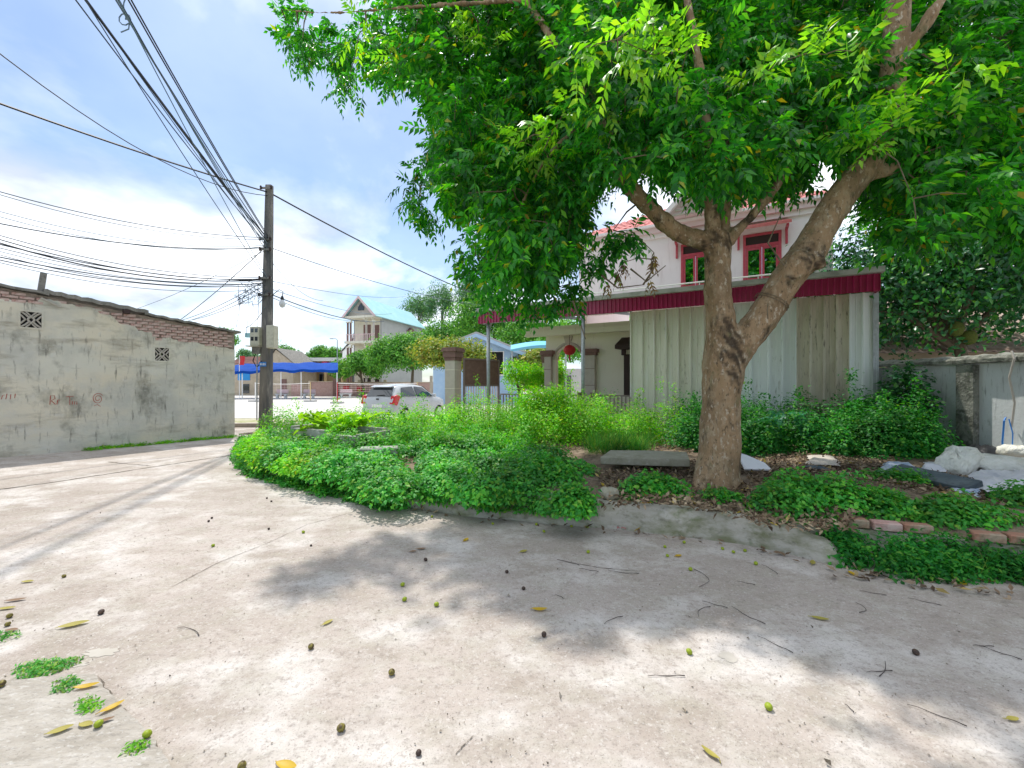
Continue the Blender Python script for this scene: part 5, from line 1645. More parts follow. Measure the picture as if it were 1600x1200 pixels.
def compound(P0, D0, Lr, pairs, ll, lw, rng, droop=.35):
    """feather-shaped leaves: leaflets in pairs along a drooping stalk"""
    up = np.array([0, 0, 1.0])
    M_ = len(P0)
    D0 = unit(D0)
    N0 = unit(up[None] - D0 * D0[:, 2:3] + rng.normal(size=(M_, 3)) * .35)
    S = unit(np.cross(D0, N0))
    Lr = np.broadcast_to(Lr, (M_,))[:, None]
    gs = [leaves_geo(P0, D0 - up * droop * .5, N0, Lr[:, 0] * .98, .010, 0, .2)]
    for j in range(pairs):
        t = .25 + .75 * j / (pairs - 1)
        B = P0 + D0 * Lr * t - up[None] * droop * Lr * t * t * .5
        Dt = unit(D0 - up[None] * droop * t)
        for s in ((-1, 1) if j < pairs - 1 else (0,)):
            d = Dt * (.62 if s else 1) + s * S * .75 - up[None] * .32 + rng.normal(size=(M_, 3)) * .12
            nn = N0 + rng.normal(size=(M_, 3)) * .30
            gs.append(leaves_geo(B, d, nn, ll * rng.uniform(.72, 1.1, M_) * (.82 + .25 * math.sin(t * 3)), lw * rng.uniform(.8, 1.15, M_), .14, .16))
    return join_geo(gs)


per = 8
base = np.repeat(C, per, 0)
dirs = rand_dirs(len(base), rng)
outw = unit(base - np.array([2.0, 5.4, 5.6]))
dirs = unit(dirs * .9 + outw * .45 + np.array([0, 0, -.12]))
P0 = base + rng.normal(size=base.shape) * .09
dist = np.maximum(base[:, 1], 3)
V, Fc = compound(P0, dirs, .30 * rng.uniform(.7, 1.15, len(base)), 5, .124, .047, rng)
V = V - np.array(TB)
crown_o = link('crown', np_mesh('crown', V, Fc), M_leaf, big)
print('crown clusters', len(C), 'tris', len(Fc))
# young shoots whose brighter colour also paints in sunlit and backlit foliage
yc = [(905, 75, 3.5), (935, 70, 3.45), (965, 85, 3.5), (985, 45, 3.5), (1020, 85, 3.6), (1050, 85, 3.6), (1015, 20, 3.6), (1075, 75, 3.7), (870, 200, 4.4), (835, 210, 4.4), (805, 225, 4.5), (850, 235, 4.4), (880, 180, 4.3), (1370, 190, 4.2), (1350, 200, 4.2), (1385, 205, 4.2), (1365, 225, 4.2),
      (760, 235, 5.0), (780, 210, 5.0), (930, 185, 4.4), (1240, 90, 4.0), (1290, 85, 4.0), (1190, 120, 4.2), (1330, 80, 3.9), (830, 335, 4.8), (860, 330, 4.8), (700, 300, 5.2), (960, 200, 4.3), (745, 360, 5.0), (1395, 195, 4.2), (690, 60, 5.4), (560, 55, 5.6), (610, 90, 5.6), (760, 60, 5.2), (1500, 110, 3.9), (1170, 235, 4.7), (1200, 250, 4.7), (735, 60, 5.3)]
C2 = np.array([at(*q) for q in yc])
b2 = np.repeat(C2, 5, 0)
d2 = unit(rand_dirs(len(b2), rng) * .8 + np.array([-.25, -.35, .05]))
V, Fc = compound(b2 + rng.normal(size=b2.shape) * .08, d2, .30, 5, .12, .043, rng, .5)
link('young_sunlit_leaves', np_mesh('young_sunlit_leaves', V - np.array(TB), Fc), M_leaf_young_lit, big)
# hanging fringe and withered sprays at the lower left
fr = []
for px_, y0, y1, Yd in ((770, 440, 482, 4.9), (800, 440, 490, 4.9), (835, 445, 492, 4.9), (870, 450, 495, 4.9), (905, 440, 470, 4.9), (935, 400, 430, 4.85), (725, 370, 430, 5.1), (745, 400, 455, 5.0), (655, 245, 280, 5.6), (650, 290, 340, 5.4), (540, 120, 150, 5.7), (470, 60, 100, 5.8), (985, 360, 375, 4.8), (960, 360, 390, 4.8), (670, 330, 345, 5.3)):
    for k in range(5):
        fr.append(at(px_ + rng.uniform(-12, 12), y0 + (y1 - y0) * k / 6, Yd + rng.uniform(-.2, .2)))
fr = np.array(fr)
b3 = np.repeat(fr, 4, 0)
d3 = unit(rand_dirs(len(b3), rng) * .7 + np.array([-.1, -.2, -.45]))
V, Fc = compound(b3 + rng.normal(size=b3.shape) * .05, d3, .24, 5, .105, .038, rng, .6)
link('hanging_leaves', np_mesh('hanging_leaves', V - np.array(TB), Fc), M_leaf, big)
dry = np.array([at(a, b, 4.7) for a, b in ((1022, 395), (1018, 405), (965, 425), (950, 440), (1015, 435), (975, 410), (1105, 205), (1078, 215), (1290, 190), (1140, 215))])
b4 = np.repeat(dry, 3, 0)
d4 = unit(rand_dirs(len(b4), rng) * .4 + np.array([0, 0, -1.0]))
V, Fc = compound(b4, d4, .16, 4, .075, .022, rng, .2)
link('withered_leaves', np_mesh('withered_leaves', V - np.array(TB), Fc), M_leaf_dry, big)
# twigs: every cluster joined to the nearest limb or earlier twig
nodes = [np.array(s) for s in seeds]
arr = np.array(nodes)
allC = np.concatenate([C[:2000], C2, fr[::5], dry])
order = np.argsort(np.array([np.min(np.linalg.norm(arr - c, axis=1)) for c in allC]))
tw_ = MB()
pts_arr = arr.copy()
for n_, i in enumerate(order):
    c = allC[i]
    d = np.linalg.norm(pts_arr - c, axis=1)
    j = int(np.argmin(d))
    a = pts_arr[j]
    if d[j] > 2.2:
        continue
    mid = (a + c) / 2 + rng.normal(size=3) * .05 * d[j] + np.array([0, 0, .05 * d[j]])
    r0 = .013 if j < len(arr) else .007
    tw_.tube([a - np.array(TB), mid - np.array(TB), c - np.array(TB)], [r0, r0 * .75, .004], 4, cap=False)
    pts_arr = np.vstack([pts_arr, mid, c])
for a, b, c in (((940, 430), (965, 450), (1005, 445)), ((1005, 445), (1018, 425), (1022, 400)), ((895, 470), (905, 500), (915, 530)), ((985, 420), (1010, 440), (1040, 415)), ((1225, 415), (1200, 380), (1222, 330)), ((1345, 268), (1375, 215), (1420, 160)), ((1375, 215), (1410, 200), (1450, 195))):
    tw_.tube([tp(a[0], a[1], 4.75), tp(b[0], b[1], 4.72), tp(c[0], c[1], 4.7)], [.012, .009, .005], 5)
part('twigs', tw_, M_twig, big)
# dry vine tied round the leaning stem
vn = MB()
for off in (0, .03):
    ring_ = []
    for k in range(17):
        a = k / 16 * 6.283
        c = tp(1204, 474, 4.93)
        ax = (tp(1237, 425, 4.9) - tp(1195, 490, 4.95)).normalized()
        u = ax.orthogonal().normalized()
        w = ax.cross(u)
        ring_.append(c + ax * off + (u * math.cos(a) + w * math.sin(a)) * .192)
    vn.tube(ring_, .005, 5)
vn.tube([tp(1200, 474, 4.70), tp(1199, 485, 4.69), tp(1200, 498, 4.69)], .007, 5)
part('dry_tie', vn, M_twig, big)


# ------------------------------------------------------------------ other trees
def bg_tree(name, label, base, trunk_h, cz, radii, n, leaf, mat, tr=.12, seed=1, lobes=16, group=None, aspect=.55, hollow=.55, limbs_n=4):
    r = np.random.default_rng(seed)
    t = thing(name, label, 'tree', base, 0, group)
    radii = np.array(radii)
    mb = MB()
    top = Vector((r.uniform(-.1, .1) * radii[0], 0, cz - radii[2] * .2))
    mb.tube([(0, 0, -.1), (0.05 * radii[0], 0, trunk_h * .5), top], [tr, tr * .8, tr * .5], 8)
    lc = unit(r.normal(size=(lobes, 3)))
    lc[:, 2] = np.abs(lc[:, 2]) * .9 - .25
    lcs = lc * radii * r.uniform(.45, .78, (lobes, 1)) + np.array([0, 0, cz])
    for k in range(min(limbs_n, lobes)):
        q = lcs[k]
        mb.tube([top * .75, (top + Vector(q)) * .5, q], [tr * .5, tr * .35, tr * .12], 6)
    part('trunk', mb, M_twig, t)
    per_ = n // lobes
    Ps, Ns = [], []
    for c in lcs:
        lr = radii * r.uniform(.34, .52)
        u = unit(r.normal(size=(per_, 3)))
        f = 1 - hollow * r.uniform(size=(per_, 1)) ** 2
        f = f * (1 + .22 * fnoise(u * 2, 2.2, int(r.integers(1e6))))[:, None]
        Ps.append(c + u * lr * f)
        Ns.append(u)
    Pn, Nn = np.concatenate(Ps), np.concatenate(Ns)
    Nn = unit(Nn + np.array([0, 0, .5]) + r.normal(size=Nn.shape) * .5)
    Dd = unit(np.cross(Nn, r.normal(size=Nn.shape)) + np.array([0, 0, -.35]))
    V, Fc = leaves_geo(Pn, Dd, Nn, leaf * r.uniform(.6, 1.25, len(Pn)), leaf * aspect * r.uniform(.8, 1.2, len(Pn)), .15, .15)
    link('crown', np_mesh('crown', V, Fc), mat, t)
    return t


def base_at(px, Y):
    return ((px - 800) / F * Y, Y, 0.0)


bg_tree('round_tree', 'dark round tree beside the lamp post below the tall house', base_at(566, 47), 1.6, 3.5, (3.3, 2.6, 2.3), 8000, .30, M_far1, .2, 3)
bg_tree('broad_tree', 'broad bright green tree in front of the tall house wall', base_at(640, 42), 1.8, 4.5, (4.4, 3.2, 2.9), 12000, .30, M_far1, .22, 4, 20)
bg_tree('mango_tree', 'yellow-green tree just behind the gate pillar', base_at(703, 24), 1.4, 3.1, (2.5, 1.6, 1.55), 9000, .19, M_far2, .14, 5, 26)
bg_tree('mango_tree', 'yellowish tree between the blue house and the awning', base_at(838, 30), 1.6, 3.2, (2.2, 2.0, 1.6), 5000, .24, M_far2, .12, 15, 12)
for i, (px_, Yd, cz, rd, m, lab, nn_) in enumerate((
        (655, 82, 16.2, (3.6, 3.5, 5.4), M_far3, 'tall thin eucalyptus on the hill, nearest the teal roof', 3800),
        (688, 80, 17.0, (3.2, 3.5, 6.0), M_far3, 'tall thin eucalyptus on the hill, middle one', 3800),
        (735, 78, 17.0, (4.6, 4, 6.6), M_far3, 'tall eucalyptus on the hill beside the big tree crown', 5500))):
    bg_tree('eucalyptus_tree', lab, base_at(px_, Yd), 9.0, cz, rd, nn_, .48, m, .22, 30 + i, 18, 'eucalyptus trees on the hill', .35, .8)
for i, (px_, Yd, cz, rd, lab, nn_, m) in enumerate((
        (700, 74, 9.5, (8, 4, 4.6), 'wide bright green tree on the slope behind the tall house', 9000, M_far1),
        (765, 66, 11.0, (7, 4, 6.4), 'tall bright green tree on the slope behind the gate', 12000, M_far1),
        (850, 60, 7.5, (9, 4, 5.5), 'green tree on the slope behind the porch', 9000, M_far1),
        (930, 52, 7.0, (8, 4, 5.0), 'green tree behind the pink house', 5000, M_far1),
        (1020, 60, 7.0, (8, 4, 4.5), 'dark tree mass hidden behind the pink house', 3000, M_far1))[:4]):
    bg_tree('slope_tree', lab, base_at(px_, Yd), 4.0, cz, rd, nn_, .46, m, .3, 40 + i, 22, 'trees on the slope')
bg_tree('round_tree', 'bright round tree right of the utility pole beyond the tarp', base_at(444, 66), 3, 5.6, (3.2, 2.8, 3.2), 5000, .36, M_far1, .2, 50)
bg_tree('round_tree', 'green tree above the hall roof beside the lamp post', base_at(508, 68), 3, 6.2, (3.1, 2.6, 2.4), 4500, .36, M_far1, .2, 51)
bg_tree('round_tree', 'small olive tree above the hall roof, nearer the pole', base_at(482, 68), 3, 5.2, (2.2, 2, 1.9), 2600, .36, M_far1, .2, 52)
bg_tree('round_tree', 'pale far tree between shed corner and pole', base_at(384, 84), 4, 7.2, (2.2, 2, 2.4), 1500, .42, M_far3, .16, 53)
bg_tree('round_tree', 'pale far tree close behind the meter boxes', base_at(398, 88), 4, 6.6, (2.0, 2, 2.0), 1200, .42, M_far3, .16, 54)
bg_tree('round_tree', 'bushy tree peeking over the shed roof end', base_at(343, 40), 3, 6.0, (1.7, 1.5, 1.3), 1500, .3, M_far1, .14, 55)
# jackfruit tree behind the right-hand wall
jb = (at(1497, 600, 10.2))
jt = bg_tree('jackfruit_tree', 'dark glossy jackfruit tree with hanging fruit behind the grey wall', (jb.x, jb.y, 0.0), 3.4, 3.9, (3.9, 2.1, 3.5), 23000, .15, M_jack, .17, 60, 52, None, .5, .7, 8)
for i, (px_, py_) in enumerate(((1493, 406), (1494, 514), (1514, 527), (1552, 480))):
    q = at(px_, py_, 9.95) - Vector((jb.x, jb.y, 0))
    s = .085 if i == 3 else .15
    part('jackfruit', MB().lathe((q.x, q.y, q.z), [(s * .2, -s * 1.25), (s * .75, -s * .9), (s, -s * .2), (s * .95, s * .4), (s * .6, s), (s * .15, s * 1.2)], 12), M_jackfruit, jt, smooth=True)
bg_tree('leafy_tree', 'bright green tree crown hanging over the right end of the grey wall', (12.6, 9.2, 0), 3.0, 5.6, (3.4, 1.8, 2.2), 9000, .16, M_leaf, .15, 61, 30, None, .42, .8, 6)


# ------------------------------------------------------------------ weeds and shrubs
def mound(c, rx, ry, h, n, leaf, seed, aspect=.62, spread=.30):
    r = np.random.default_rng(seed)
    u = unit(r.normal(size=(n, 3)))
    u[:, 2] = np.abs(u[:, 2]) * 1.0 - .06
    f = 1 - spread * 1.4 * r.uniform(size=(n, 1)) ** 1.6
    f = f * (1 + .24 * fnoise(u, 3.6, seed + 1))[:, None]
    P = np.array(c) + u * np.array([rx, ry, h]) * f
    N = unit(u * .8 + np.array([0, -.1, .7]) + r.normal(size=(n, 3)) * .38)
    D_ = unit(np.cross(N, r.normal(size=(n, 3))) + u * .5 + np.array([0, 0, -.15]))
    L_ = leaf * r.uniform(.55, 1.25, n)
    return leaves_geo(P, D_, N, L_, L_ * aspect, .15, .18)


def mounds_in(poly, count, rmin, rmax, hfun, n, leaf, seed, aspect=.62, sprigs=0):
    r = np.random.default_rng(seed)
    poly = np.array(poly)
    lo, hi = poly.min(0), poly.max(0)
    gs, k = [], 0
    tries = 0
    while k < count and tries < 20000:
        tries += 1
        q = r.uniform(lo, hi)
        if not in_poly(q[:1], q[1:2], poly)[0]:
            continue
        rr_ = r.uniform(rmin, rmax)
        h = hfun(q[0], q[1]) * r.uniform(.75, 1.2)
        gs.append(mound((q[0], q[1], zbed(q[0], q[1]) - .04), rr_, rr_, h, n, leaf, seed * 1000 + k, aspect))
        if sprigs and r.uniform() < sprigs:
            m_ = 40
            t = r.uniform(.2, 1, m_)
            P = np.stack([q[0] + r.normal(size=m_) * .05, q[1] + r.normal(size=m_) * .05, zbed(*q) + h * (.8 + .55 * t)], 1)
            D_ = unit(r.normal(size=(m_, 3)) + np.array([0, 0, .3]))
            gs.append(leaves_geo(P, D_, unit(r.normal(size=(m_, 3)) * .4 + np.array([0, 0, 1])), leaf * r.uniform(.7, 1.2, m_), leaf * aspect, .15, .2))
        k += 1
    return join_geo(gs)


def wp(*pix, z=.27):
    return [tuple(gp(a, b, z)[:2]) for a, b in pix]


# low broad-leaved weeds along the kerb, left of the tree
polyA = wp((400, 696), (416, 714), (490, 732), (605, 763), (750, 779), (850, 783), (908, 772), (895, 732), (800, 715), (650, 712), (520, 705), (440, 690))
V, Fc = mounds_in(polyA, 95, .26, .42, lambda x, y: (.19 + .018 * y) * (.98 if (-4.4 < x < -2.0 and y > 5.9) else 1), 720, .062, 71)
weedA = tag(link('weeds', np_mesh('weeds', V, Fc), M_weed_mid), 'dense low broad-leaved green weeds spilling over the kerb left of the tree', 'weeds', None, 'stuff')
r = np.random.default_rng(70)
gs = []
kmax = max(k_ for k_ in range(len(kc)) if kc[k_].x < .80)
for i in range(300):
    k = int(r.integers(3, kmax))
    c, n = kc[k], kn[k]
    o = r.uniform(-.10, .10) if c.x < -1.2 else r.uniform(.03, .14)
    gs.append(mound((c.x + n.x * o, c.y + n.y * o, 0.0 if o < -.02 else .12), r.uniform(.08, .20), r.uniform(.07, .16), r.uniform(.05, .16) if o < -.02 else r.uniform(.16, .26), 130, .05, 7000 + i, .6))
V, Fc = join_geo(gs)
tag(link('weeds', np_mesh('weeds', V, Fc), M_weed_mid), 'ragged low sprigs at the foot of the kerb left of the tree', 'weeds', None, 'stuff')
# light green fringe at the far left corner of the bed
polyA2 = wp((394, 688), (402, 708), (430, 728), (500, 738), (520, 724), (470, 700), (430, 684))
V, Fc = mounds_in(polyA2, 34, .24, .38, lambda x, y: .30, 620, .055, 74)
tag(link('weeds', np_mesh('weeds', V, Fc), M_weed_bright), 'lighter green weeds at the far corner of the bed by the pole', 'weeds', None, 'stuff')
# tall bright weeds at the back, left of the tree
polyB = [(-5.9, 9.6), (-4.4, 8.9), (-2.5, 8.2), (-.6, 7.9), (1.0, 8.0), (2.2, 8.1), (3.4, 8.4), (3.9, 9.4), (2.6, 10.9), (.9, 11.9), (-.8, 12.4), (-3.4, 11.6), (-5.4, 11.0)]
V, Fc = mounds_in(polyB, 120, .34, .60, lambda x, y: (.92 + .04 * (y - 8)) if x > -1.3 else .68, 680, .062, 72, .5, .22)
tag(link('weeds', np_mesh('weeds', V, Fc), M_weed_bright), 'tall bright yellow-green weeds in front of the porch and metal shed', 'weeds', None, 'stuff')
polyB2 = [(-4.2, 8.6), (-4.0, 7.4), (-2.0, 6.6), (-.2, 6.6), (.5, 7.2), (.3, 8.2), (-2, 8.7)]
V, Fc = mounds_in(polyB2, 46, .30, .48, lambda x, y: .50, 700, .06, 73, .55, .3)
tag(link('weeds', np_mesh('weeds', V, Fc), M_weed_fresh), 'mid-green weeds between the kerb weeds and the taller bright ones', 'weeds', None, 'stuff')
# thicket right of the tree towards the wall, tree shade put into its green
polyC = [(3.3, 7.6), (4.6, 7.2), (5.6, 6.9), (6.6, 6.7), (7.4, 7.0), (7.7, 7.9), (7.2, 8.4), (5.8, 9.0), (4.4, 9.6), (3.6, 9.2)]
V, Fc = mounds_in(polyC, 60, .34, .55, lambda x, y: .60 + .20 * (y - 6.8) + .08 * (x - 4.5), 850, .072, 75, .55, .3)
tag(link('weeds', np_mesh('weeds', V, Fc), M_weed_shaded), 'deep green thicket of weeds between the tree and the grey wall', 'weeds', None, 'stuff')
# creeper climbing the corner where shed and wall meet
r = np.random.default_rng(77)
gs = [mound((7.55, 8.05, .3), .42, .4, 1.55, 1500, .10, 771, .75), mound((7.2, 7.9, .3), .45, .4, 1.1, 1000, .09, 772, .7), mound((7.85, 8.1, .9), .25, .5, 1.0, 900, .10, 773, .75)]
V, Fc = join_geo(gs)
tag(link('creeper', np_mesh('creeper', V, Fc), M_jack), 'dark leafy creeper climbing where the metal shed meets the grey wall', 'creeper')


def clump(label, px_, py_, rx, ry, h, n, leaf, mat, seed, name='weed_clump', group='weed clumps near the kerb'):
    c = gp(px_, py_, .26)
    gs_ = []
    r_ = np.random.default_rng(seed)
    for k in range(6):
        o = r_.uniform(-.55, .55, 2) if k else (0, 0)
        gs_.append(mound((o[0] * rx, o[1] * ry, 0), rx * r_.uniform(.45, .65), ry * r_.uniform(.45, .7), h * r_.uniform(.65, 1.05), n // 6, leaf, seed * 77 + k))
    V_, F_ = join_geo(gs_)
    o = link(name, np_mesh(name, V_, F_), mat, None, False, (c.x, c.y, .25))
    return tag(o, label, 'weeds', group)


clump('leafy weed clump on the kerb just left of the tree trunk', 1010, 770, .46, .30, .30, 3000, .055, M_weed_mid, 81)
clump('wide leafy weed clump on the kerb just right of the tree trunk', 1250, 790, .62, .42, .40, 5200, .055, M_weed_mid, 82)
clump('weed clump overhanging the two red bricks', 1395, 800, .38, .30, .26, 2600, .05, M_weed_mid, 83)
clump('weed clump on the brick edging near the dark board', 1500, 812, .46, .26, .26, 3000, .05, M_weed_mid, 84)
clump('weed clump at the frame edge below the plastic sheet', 1620, 795, .5, .3, .28, 2600, .05, M_weed_mid, 85)
clump('small weed clump behind the brick edging below the sacks', 1420, 760, .5, .3, .24, 2400, .05, M_weed_mid, 86)
clump('leafy weed clump at the foot of the thicket beside the taro', 1215, 690, .55, .4, .5, 3200, .065, M_weed_shaded, 87)
clump('low weeds round the foot of the trunk', 1125, 778, .24, .12, .14, 700, .045, M_weed_mid, 88)
clump('weeds hanging over the kerb below the concrete slab', 905, 795, .34, .22, .30, 2200, .055, M_weed_mid, 89)


def tufts(name, label, centers, blades, h, w, mat, seed, cat='grass', group=None, kind=None, lean=.5):
    r_ = np.random.default_rng(seed)
    cs = np.array(centers)
    b = np.repeat(cs, blades, 0) + np.concatenate([r_.normal(size=(len(cs) * blades, 2)) * h * .16, np.zeros((len(cs) * blades, 1))], 1)
    D_ = unit(r_.normal(size=b.shape) * np.array([lean, lean, .1]) + np.array([0, 0, 1.0]))
    V_, F_ = leaves_geo(b, D_, r_.normal(size=b.shape), h * r_.uniform(.5, 1.2, len(b)), w, .05, .25)
    c0 = cs.mean(0)
    o = link(name, np_mesh(name, V_ - c0, F_), mat, None, False, tuple(c0))
    return tag(o, label, cat, group, kind)


r = np.random.default_rng(5)
g1 = [tuple(gp(a, b, .28)) for a, b in zip(r.uniform(925, 1010, 60), r.uniform(690, 712, 60))]
tufts('grass', 'patch of fine bright grass behind the concrete slab', g1, 40, .38, .010, M_grass, 6, 'grass', None, 'stuff')
# weeds at the foot of the brick edging, growing out of the road edge
fe = []
for k in range(46):
    t = k / 45
    a = Vector((2.72, 3.42, 0)).lerp(Vector((6.4, 2.05, 0)), t)
    fe.append((a.x + r.normal() * .05, a.y + r.uniform(-.10, .22), 0.0))
gs = [mound(c, .17, .13, .20, 260, .042, 900 + i, .55) for i, c in enumerate(fe)] + [mound((c[0] + .06, c[1] + .16, .05), .17, .11, .24, 260, .042, 980 + i, .55) for i, c in enumerate(fe)]
V, Fc = join_geo(gs)
tag(link('weeds', np_mesh('weeds', V, Fc), M_weed_shaded), 'dark creeping weeds growing along the road below the brick edging', 'weeds', None, 'stuff')
tufts('grass', 'grass blades mixed into the weeds below the brick edging', [c for c in fe[8:26]], 26, .24, .007, M_grass, 9, 'grass', None, 'stuff', .9)
# weeds along the shed foot
r = np.random.default_rng(12)
sp = []
for k in range(46):
    a = SO + SU * (sw(135, 600)[0] + (SLEN - sw(135, 600)[0]) * k / 45)
    sp.append((a.x + .10 + r.normal() * .06, a.y - .10 + r.normal() * .05, 0.0))
gs = [mound(c, r.uniform(.08, .2), .11, r.uniform(.03, .09), 70, .05, 1200 + i, .5) for i, c in enumerate(sp) if i % 7 != 3]
V, Fc = join_geo(gs)
tag(link('weeds', np_mesh('weeds', V, Fc), M_weed_bright), 'strip of light green weeds along the foot of the plastered shed', 'weeds', None, 'stuff')
# weeds in the joint of the road, lower left corner
for lab, pts, sd in (('matted green weeds in the road joint at lower left', ((40, 1045), (55, 1042), (70, 1040), (85, 1038), (100, 1042), (112, 1036), (60, 1052), (45, 1055), (80, 1050)), 1), ('weed tuft in the road joint beside the orange leaf', ((100, 1068), (106, 1078), (112, 1072), (98, 1080)), 2),
                     ('small yellow-green weed tuft below the orange leaf', ((132, 1100), (138, 1108), (143, 1112)), 3), ('tiny weed tuft beside the green fruit near the corner', ((210, 1172), (214, 1174)), 4), ('weed tuft at the frame edge above the matted weeds', ((4, 995), (16, 997), (-8, 998)), 5)):
    gs = [mound(tuple(gp(a, b)), .05, .04, .030, 90 if sd < 4 else 60, .022, 1500 + sd * 20 + i, .4) for i, (a, b) in enumerate(pts)]
    V, Fc = join_geo(gs)
    tag(link('road_weed', np_mesh('road_weed', V, Fc), M_weed_bright if sd in (3, 4) else M_grass), lab, 'weeds', 'weeds in the road joint')
# shrub by the gate and small plants behind the rail
bg_tree('garden_shrub', 'leafy green shrub growing behind the railing by the gate', base_at(812, 15.2), .8, 1.7, (1.15, .8, 1.0), 5200, .10, M_weed_bright, .05, 91, 14, None, .5)
bg_tree('garden_shrub', 'narrow leafy shrub under the turquoise awning', base_at(874, 16.4), .8, 1.7, (.5, .5, 1.25), 2200, .10, M_weed_bright, .04, 92, 10, None, .5)
c = gp(850, 690, .27)
bg_tree('young_shrub', 'taller light green shrub rising from the weeds before the railing', (c.x, 8.9, .25), .3, .78, (.75, .6, .62), 3400, .065, M_weed_bright, .012, 93, 14, None, .5)

# ------------------------------------------------------------------ taro plants
def taro_leaf(mb, base, tip_dir, n_dir, L_, W_):
    """heart-shaped blade with raised rim, as a fan of rows"""
    d = Vector(tip_dir).normalized()
    n = Vector(n_dir).normalized()
    s = d.cross(n).normalized()
    n = s.cross(d)
    prof = [(-.28, .10, .22), (-.22, .02, .38), (-.05, 0, .48), (.15, 0, .50), (.40, 0, .44), (.65, 0, .30), (.85, 0, .14), (1.0, 0, .01)]
    rows_ = []
    for t, inn, w in prof:
        bend = -.25 * max(t, 0) ** 2 * L_
        row = []
        for q in (-1, -.6, -.25, 0, .25, .6, 1):
            wob = .02 * math.sin(t * 17) * abs(q)
            inner = .16 if (t < -.1 and q == 0) else 0
            row.append(Vector(base) + d * L_ * (t + inner) + s * W_ * w * 2 * q * .5 + n * (abs(q) * W_ * .16 + bend + wob))
        rows_.append(row)
    mb.strip(rows_)


def taro(name, label, base, leaves, mat, cat='plant', group=None):
    t = thing(name, label, cat, base, 0, group)
    for (ax, ay, h, L_, W_, yaw, tilt) in leaves:
        mb = MB()
        top = Vector((ax, ay, h))
        d = Vector((math.cos(yaw) * math.cos(tilt), math.sin(yaw) * math.cos(tilt), math.sin(tilt)))
        n = Vector((-math.cos(yaw) * math.sin(tilt) * 1.0, -math.sin(yaw) * math.sin(tilt), math.cos(tilt)))
        taro_leaf(mb, top, d, n, L_, W_)
        lf = part('leaf', mb, mat, t, True)
        part('stalk', MB().tube([(0, 0, 0), (ax * .4, ay * .4, h * .6), top], [.018, .013, .008], 5), mat, lf)
    return t


b_ = gp(1222, 702, .28)
taro('taro_plant', 'taro plant with large blue-green heart-shaped leaves in the thicket', b_, [(-.26, -.1, .55, .42, .34, R(150), R(-8)), (.22, -.15, .50, .46, .34, R(285), R(-62)), (.32, .05, .62, .36, .28, R(35), R(15)), (-.05, .1, .6, .36, .3, R(240), R(-50)), (.42, -.1, .42, .28, .22, R(320), R(-40))], M_taro)
for px_, py_, lab, sd in ((1340, 690, 'taro plant with pale green leaves deep in the thicket', 2), (1290, 680, 'half-hidden taro plant with upright leaves near the metal sheets', 3)):
    rr = random.Random(sd)
    taro('taro_plant', lab, gp(px_, py_, .28), [(rr.uniform(-.35, .35), rr.uniform(-.3, .1), rr.uniform(.6, .95), .36, .30, rr.uniform(3.4, 6.0), R(rr.uniform(-50, 5))) for _ in range(6)], M_weed_shaded)

# planter trough with yellow-green taro
pA, pB = gp(462, 705, .22), gp(556, 716, .22)
pu = (pB - pA)
pl_ = pu.length
tr_ = thing('concrete_trough', 'broken mossy concrete trough holding a yellow-green taro in the weeds', 'planter', (pA.x, pA.y, .2), math.atan2(pu.y, pu.x))
M_trough = pmat('trough_concrete', (0.33, 0.34, 0.30), [((0.22, 0.25, 0.20), 4, .45, .62, .8), ((0.62, .62, .58), 9, .52, .68, .7), ((.05, .12, .09), 6, .6, .72, .8)], rough=.95, bumps=[(14, .5, .02)])
part('side_wall', MB().box(-.05, pl_ * .52, -.02, .07, -.05, .46), M_trough, tr_)
part('side_wall', MB().box(pl_ * .56, pl_ + .05, -.06, .04, -.05, .40), M_trough, tr_)
part('back_wall', MB().box(-.05, pl_ + .05, .62, .70, -.05, .48), M_trough, tr_)
part('end_wall', MB().box(-.12, -.052, -.02, .70, -.05, .50), M_trough, tr_)
part('end_wall', MB().box(pl_ + .052, pl_ + .12, -.05, .70, -.05, .44), M_trough, tr_)
part('soil', MB().box(-.04, pl_ + .04, .075, .615, .05, .34), M_soil, tr_)
rr = random.Random(6)
q = pA.lerp(pB, .5)
taro('taro_plant', 'yellow-green broad-leaved taro growing in the concrete trough', (q.x + .15, q.y + .35, .54),
     [(rr.uniform(-.7, .7), rr.uniform(-.22, .22), rr.uniform(.10, .40), rr.uniform(.15, .23), rr.uniform(.14, .20), rr.uniform(0, 6.28), R(rr.uniform(-60, 35))) for _ in range(48)], M_bigleaf)
p1_ = gp(592, 722, .3)
blk = solo('concrete_block', MB().box(-.28, .28, -.12, .12, -.05, .26), M_trough, 'grey concrete block poking out of the weeds right of the trough', 'block', None, False, (p1_.x, p1_.y, .27), .2)
bevel(blk, .015, 1)

# ------------------------------------------------------------------ things lying in the bed
sA, sB = gp(938, 724, .36), gp(1078, 731, .36)
su = sB - sA
slab_ = solo('concrete_slab', MB().add(*(lambda b: (b.v, b.f))(MB().slab([(0, 0), (su.length * .5, -.012), (su.length, .01), (su.length + .03, .5), (su.length * .6, .53), (.12, .48)], -.055, .055))), M_slabc,
             'flat lichened concrete slab lying in the bed left of the trunk', 'slab', None, False, (sA.x, sA.y, .40), math.atan2(su.y, su.x))
bevel(slab_, .012, 1)
slab_.rotation_euler = (R(3), R(-1), math.atan2(su.y, su.x))
c = gp(1180, 735, .3)
sh_ = solo('foam_sheet', MB().slab([(-.21, -.1), (.20, -.08), (.17, .06), (-.02, .2), (-.14, .24)], -.012, .012), M_foam, 'torn piece of white foam sheet lying right of the trunk', 'foam', None, False, (c.x, c.y, .37))
sh_.rotation_euler = (R(32), R(5), .1)
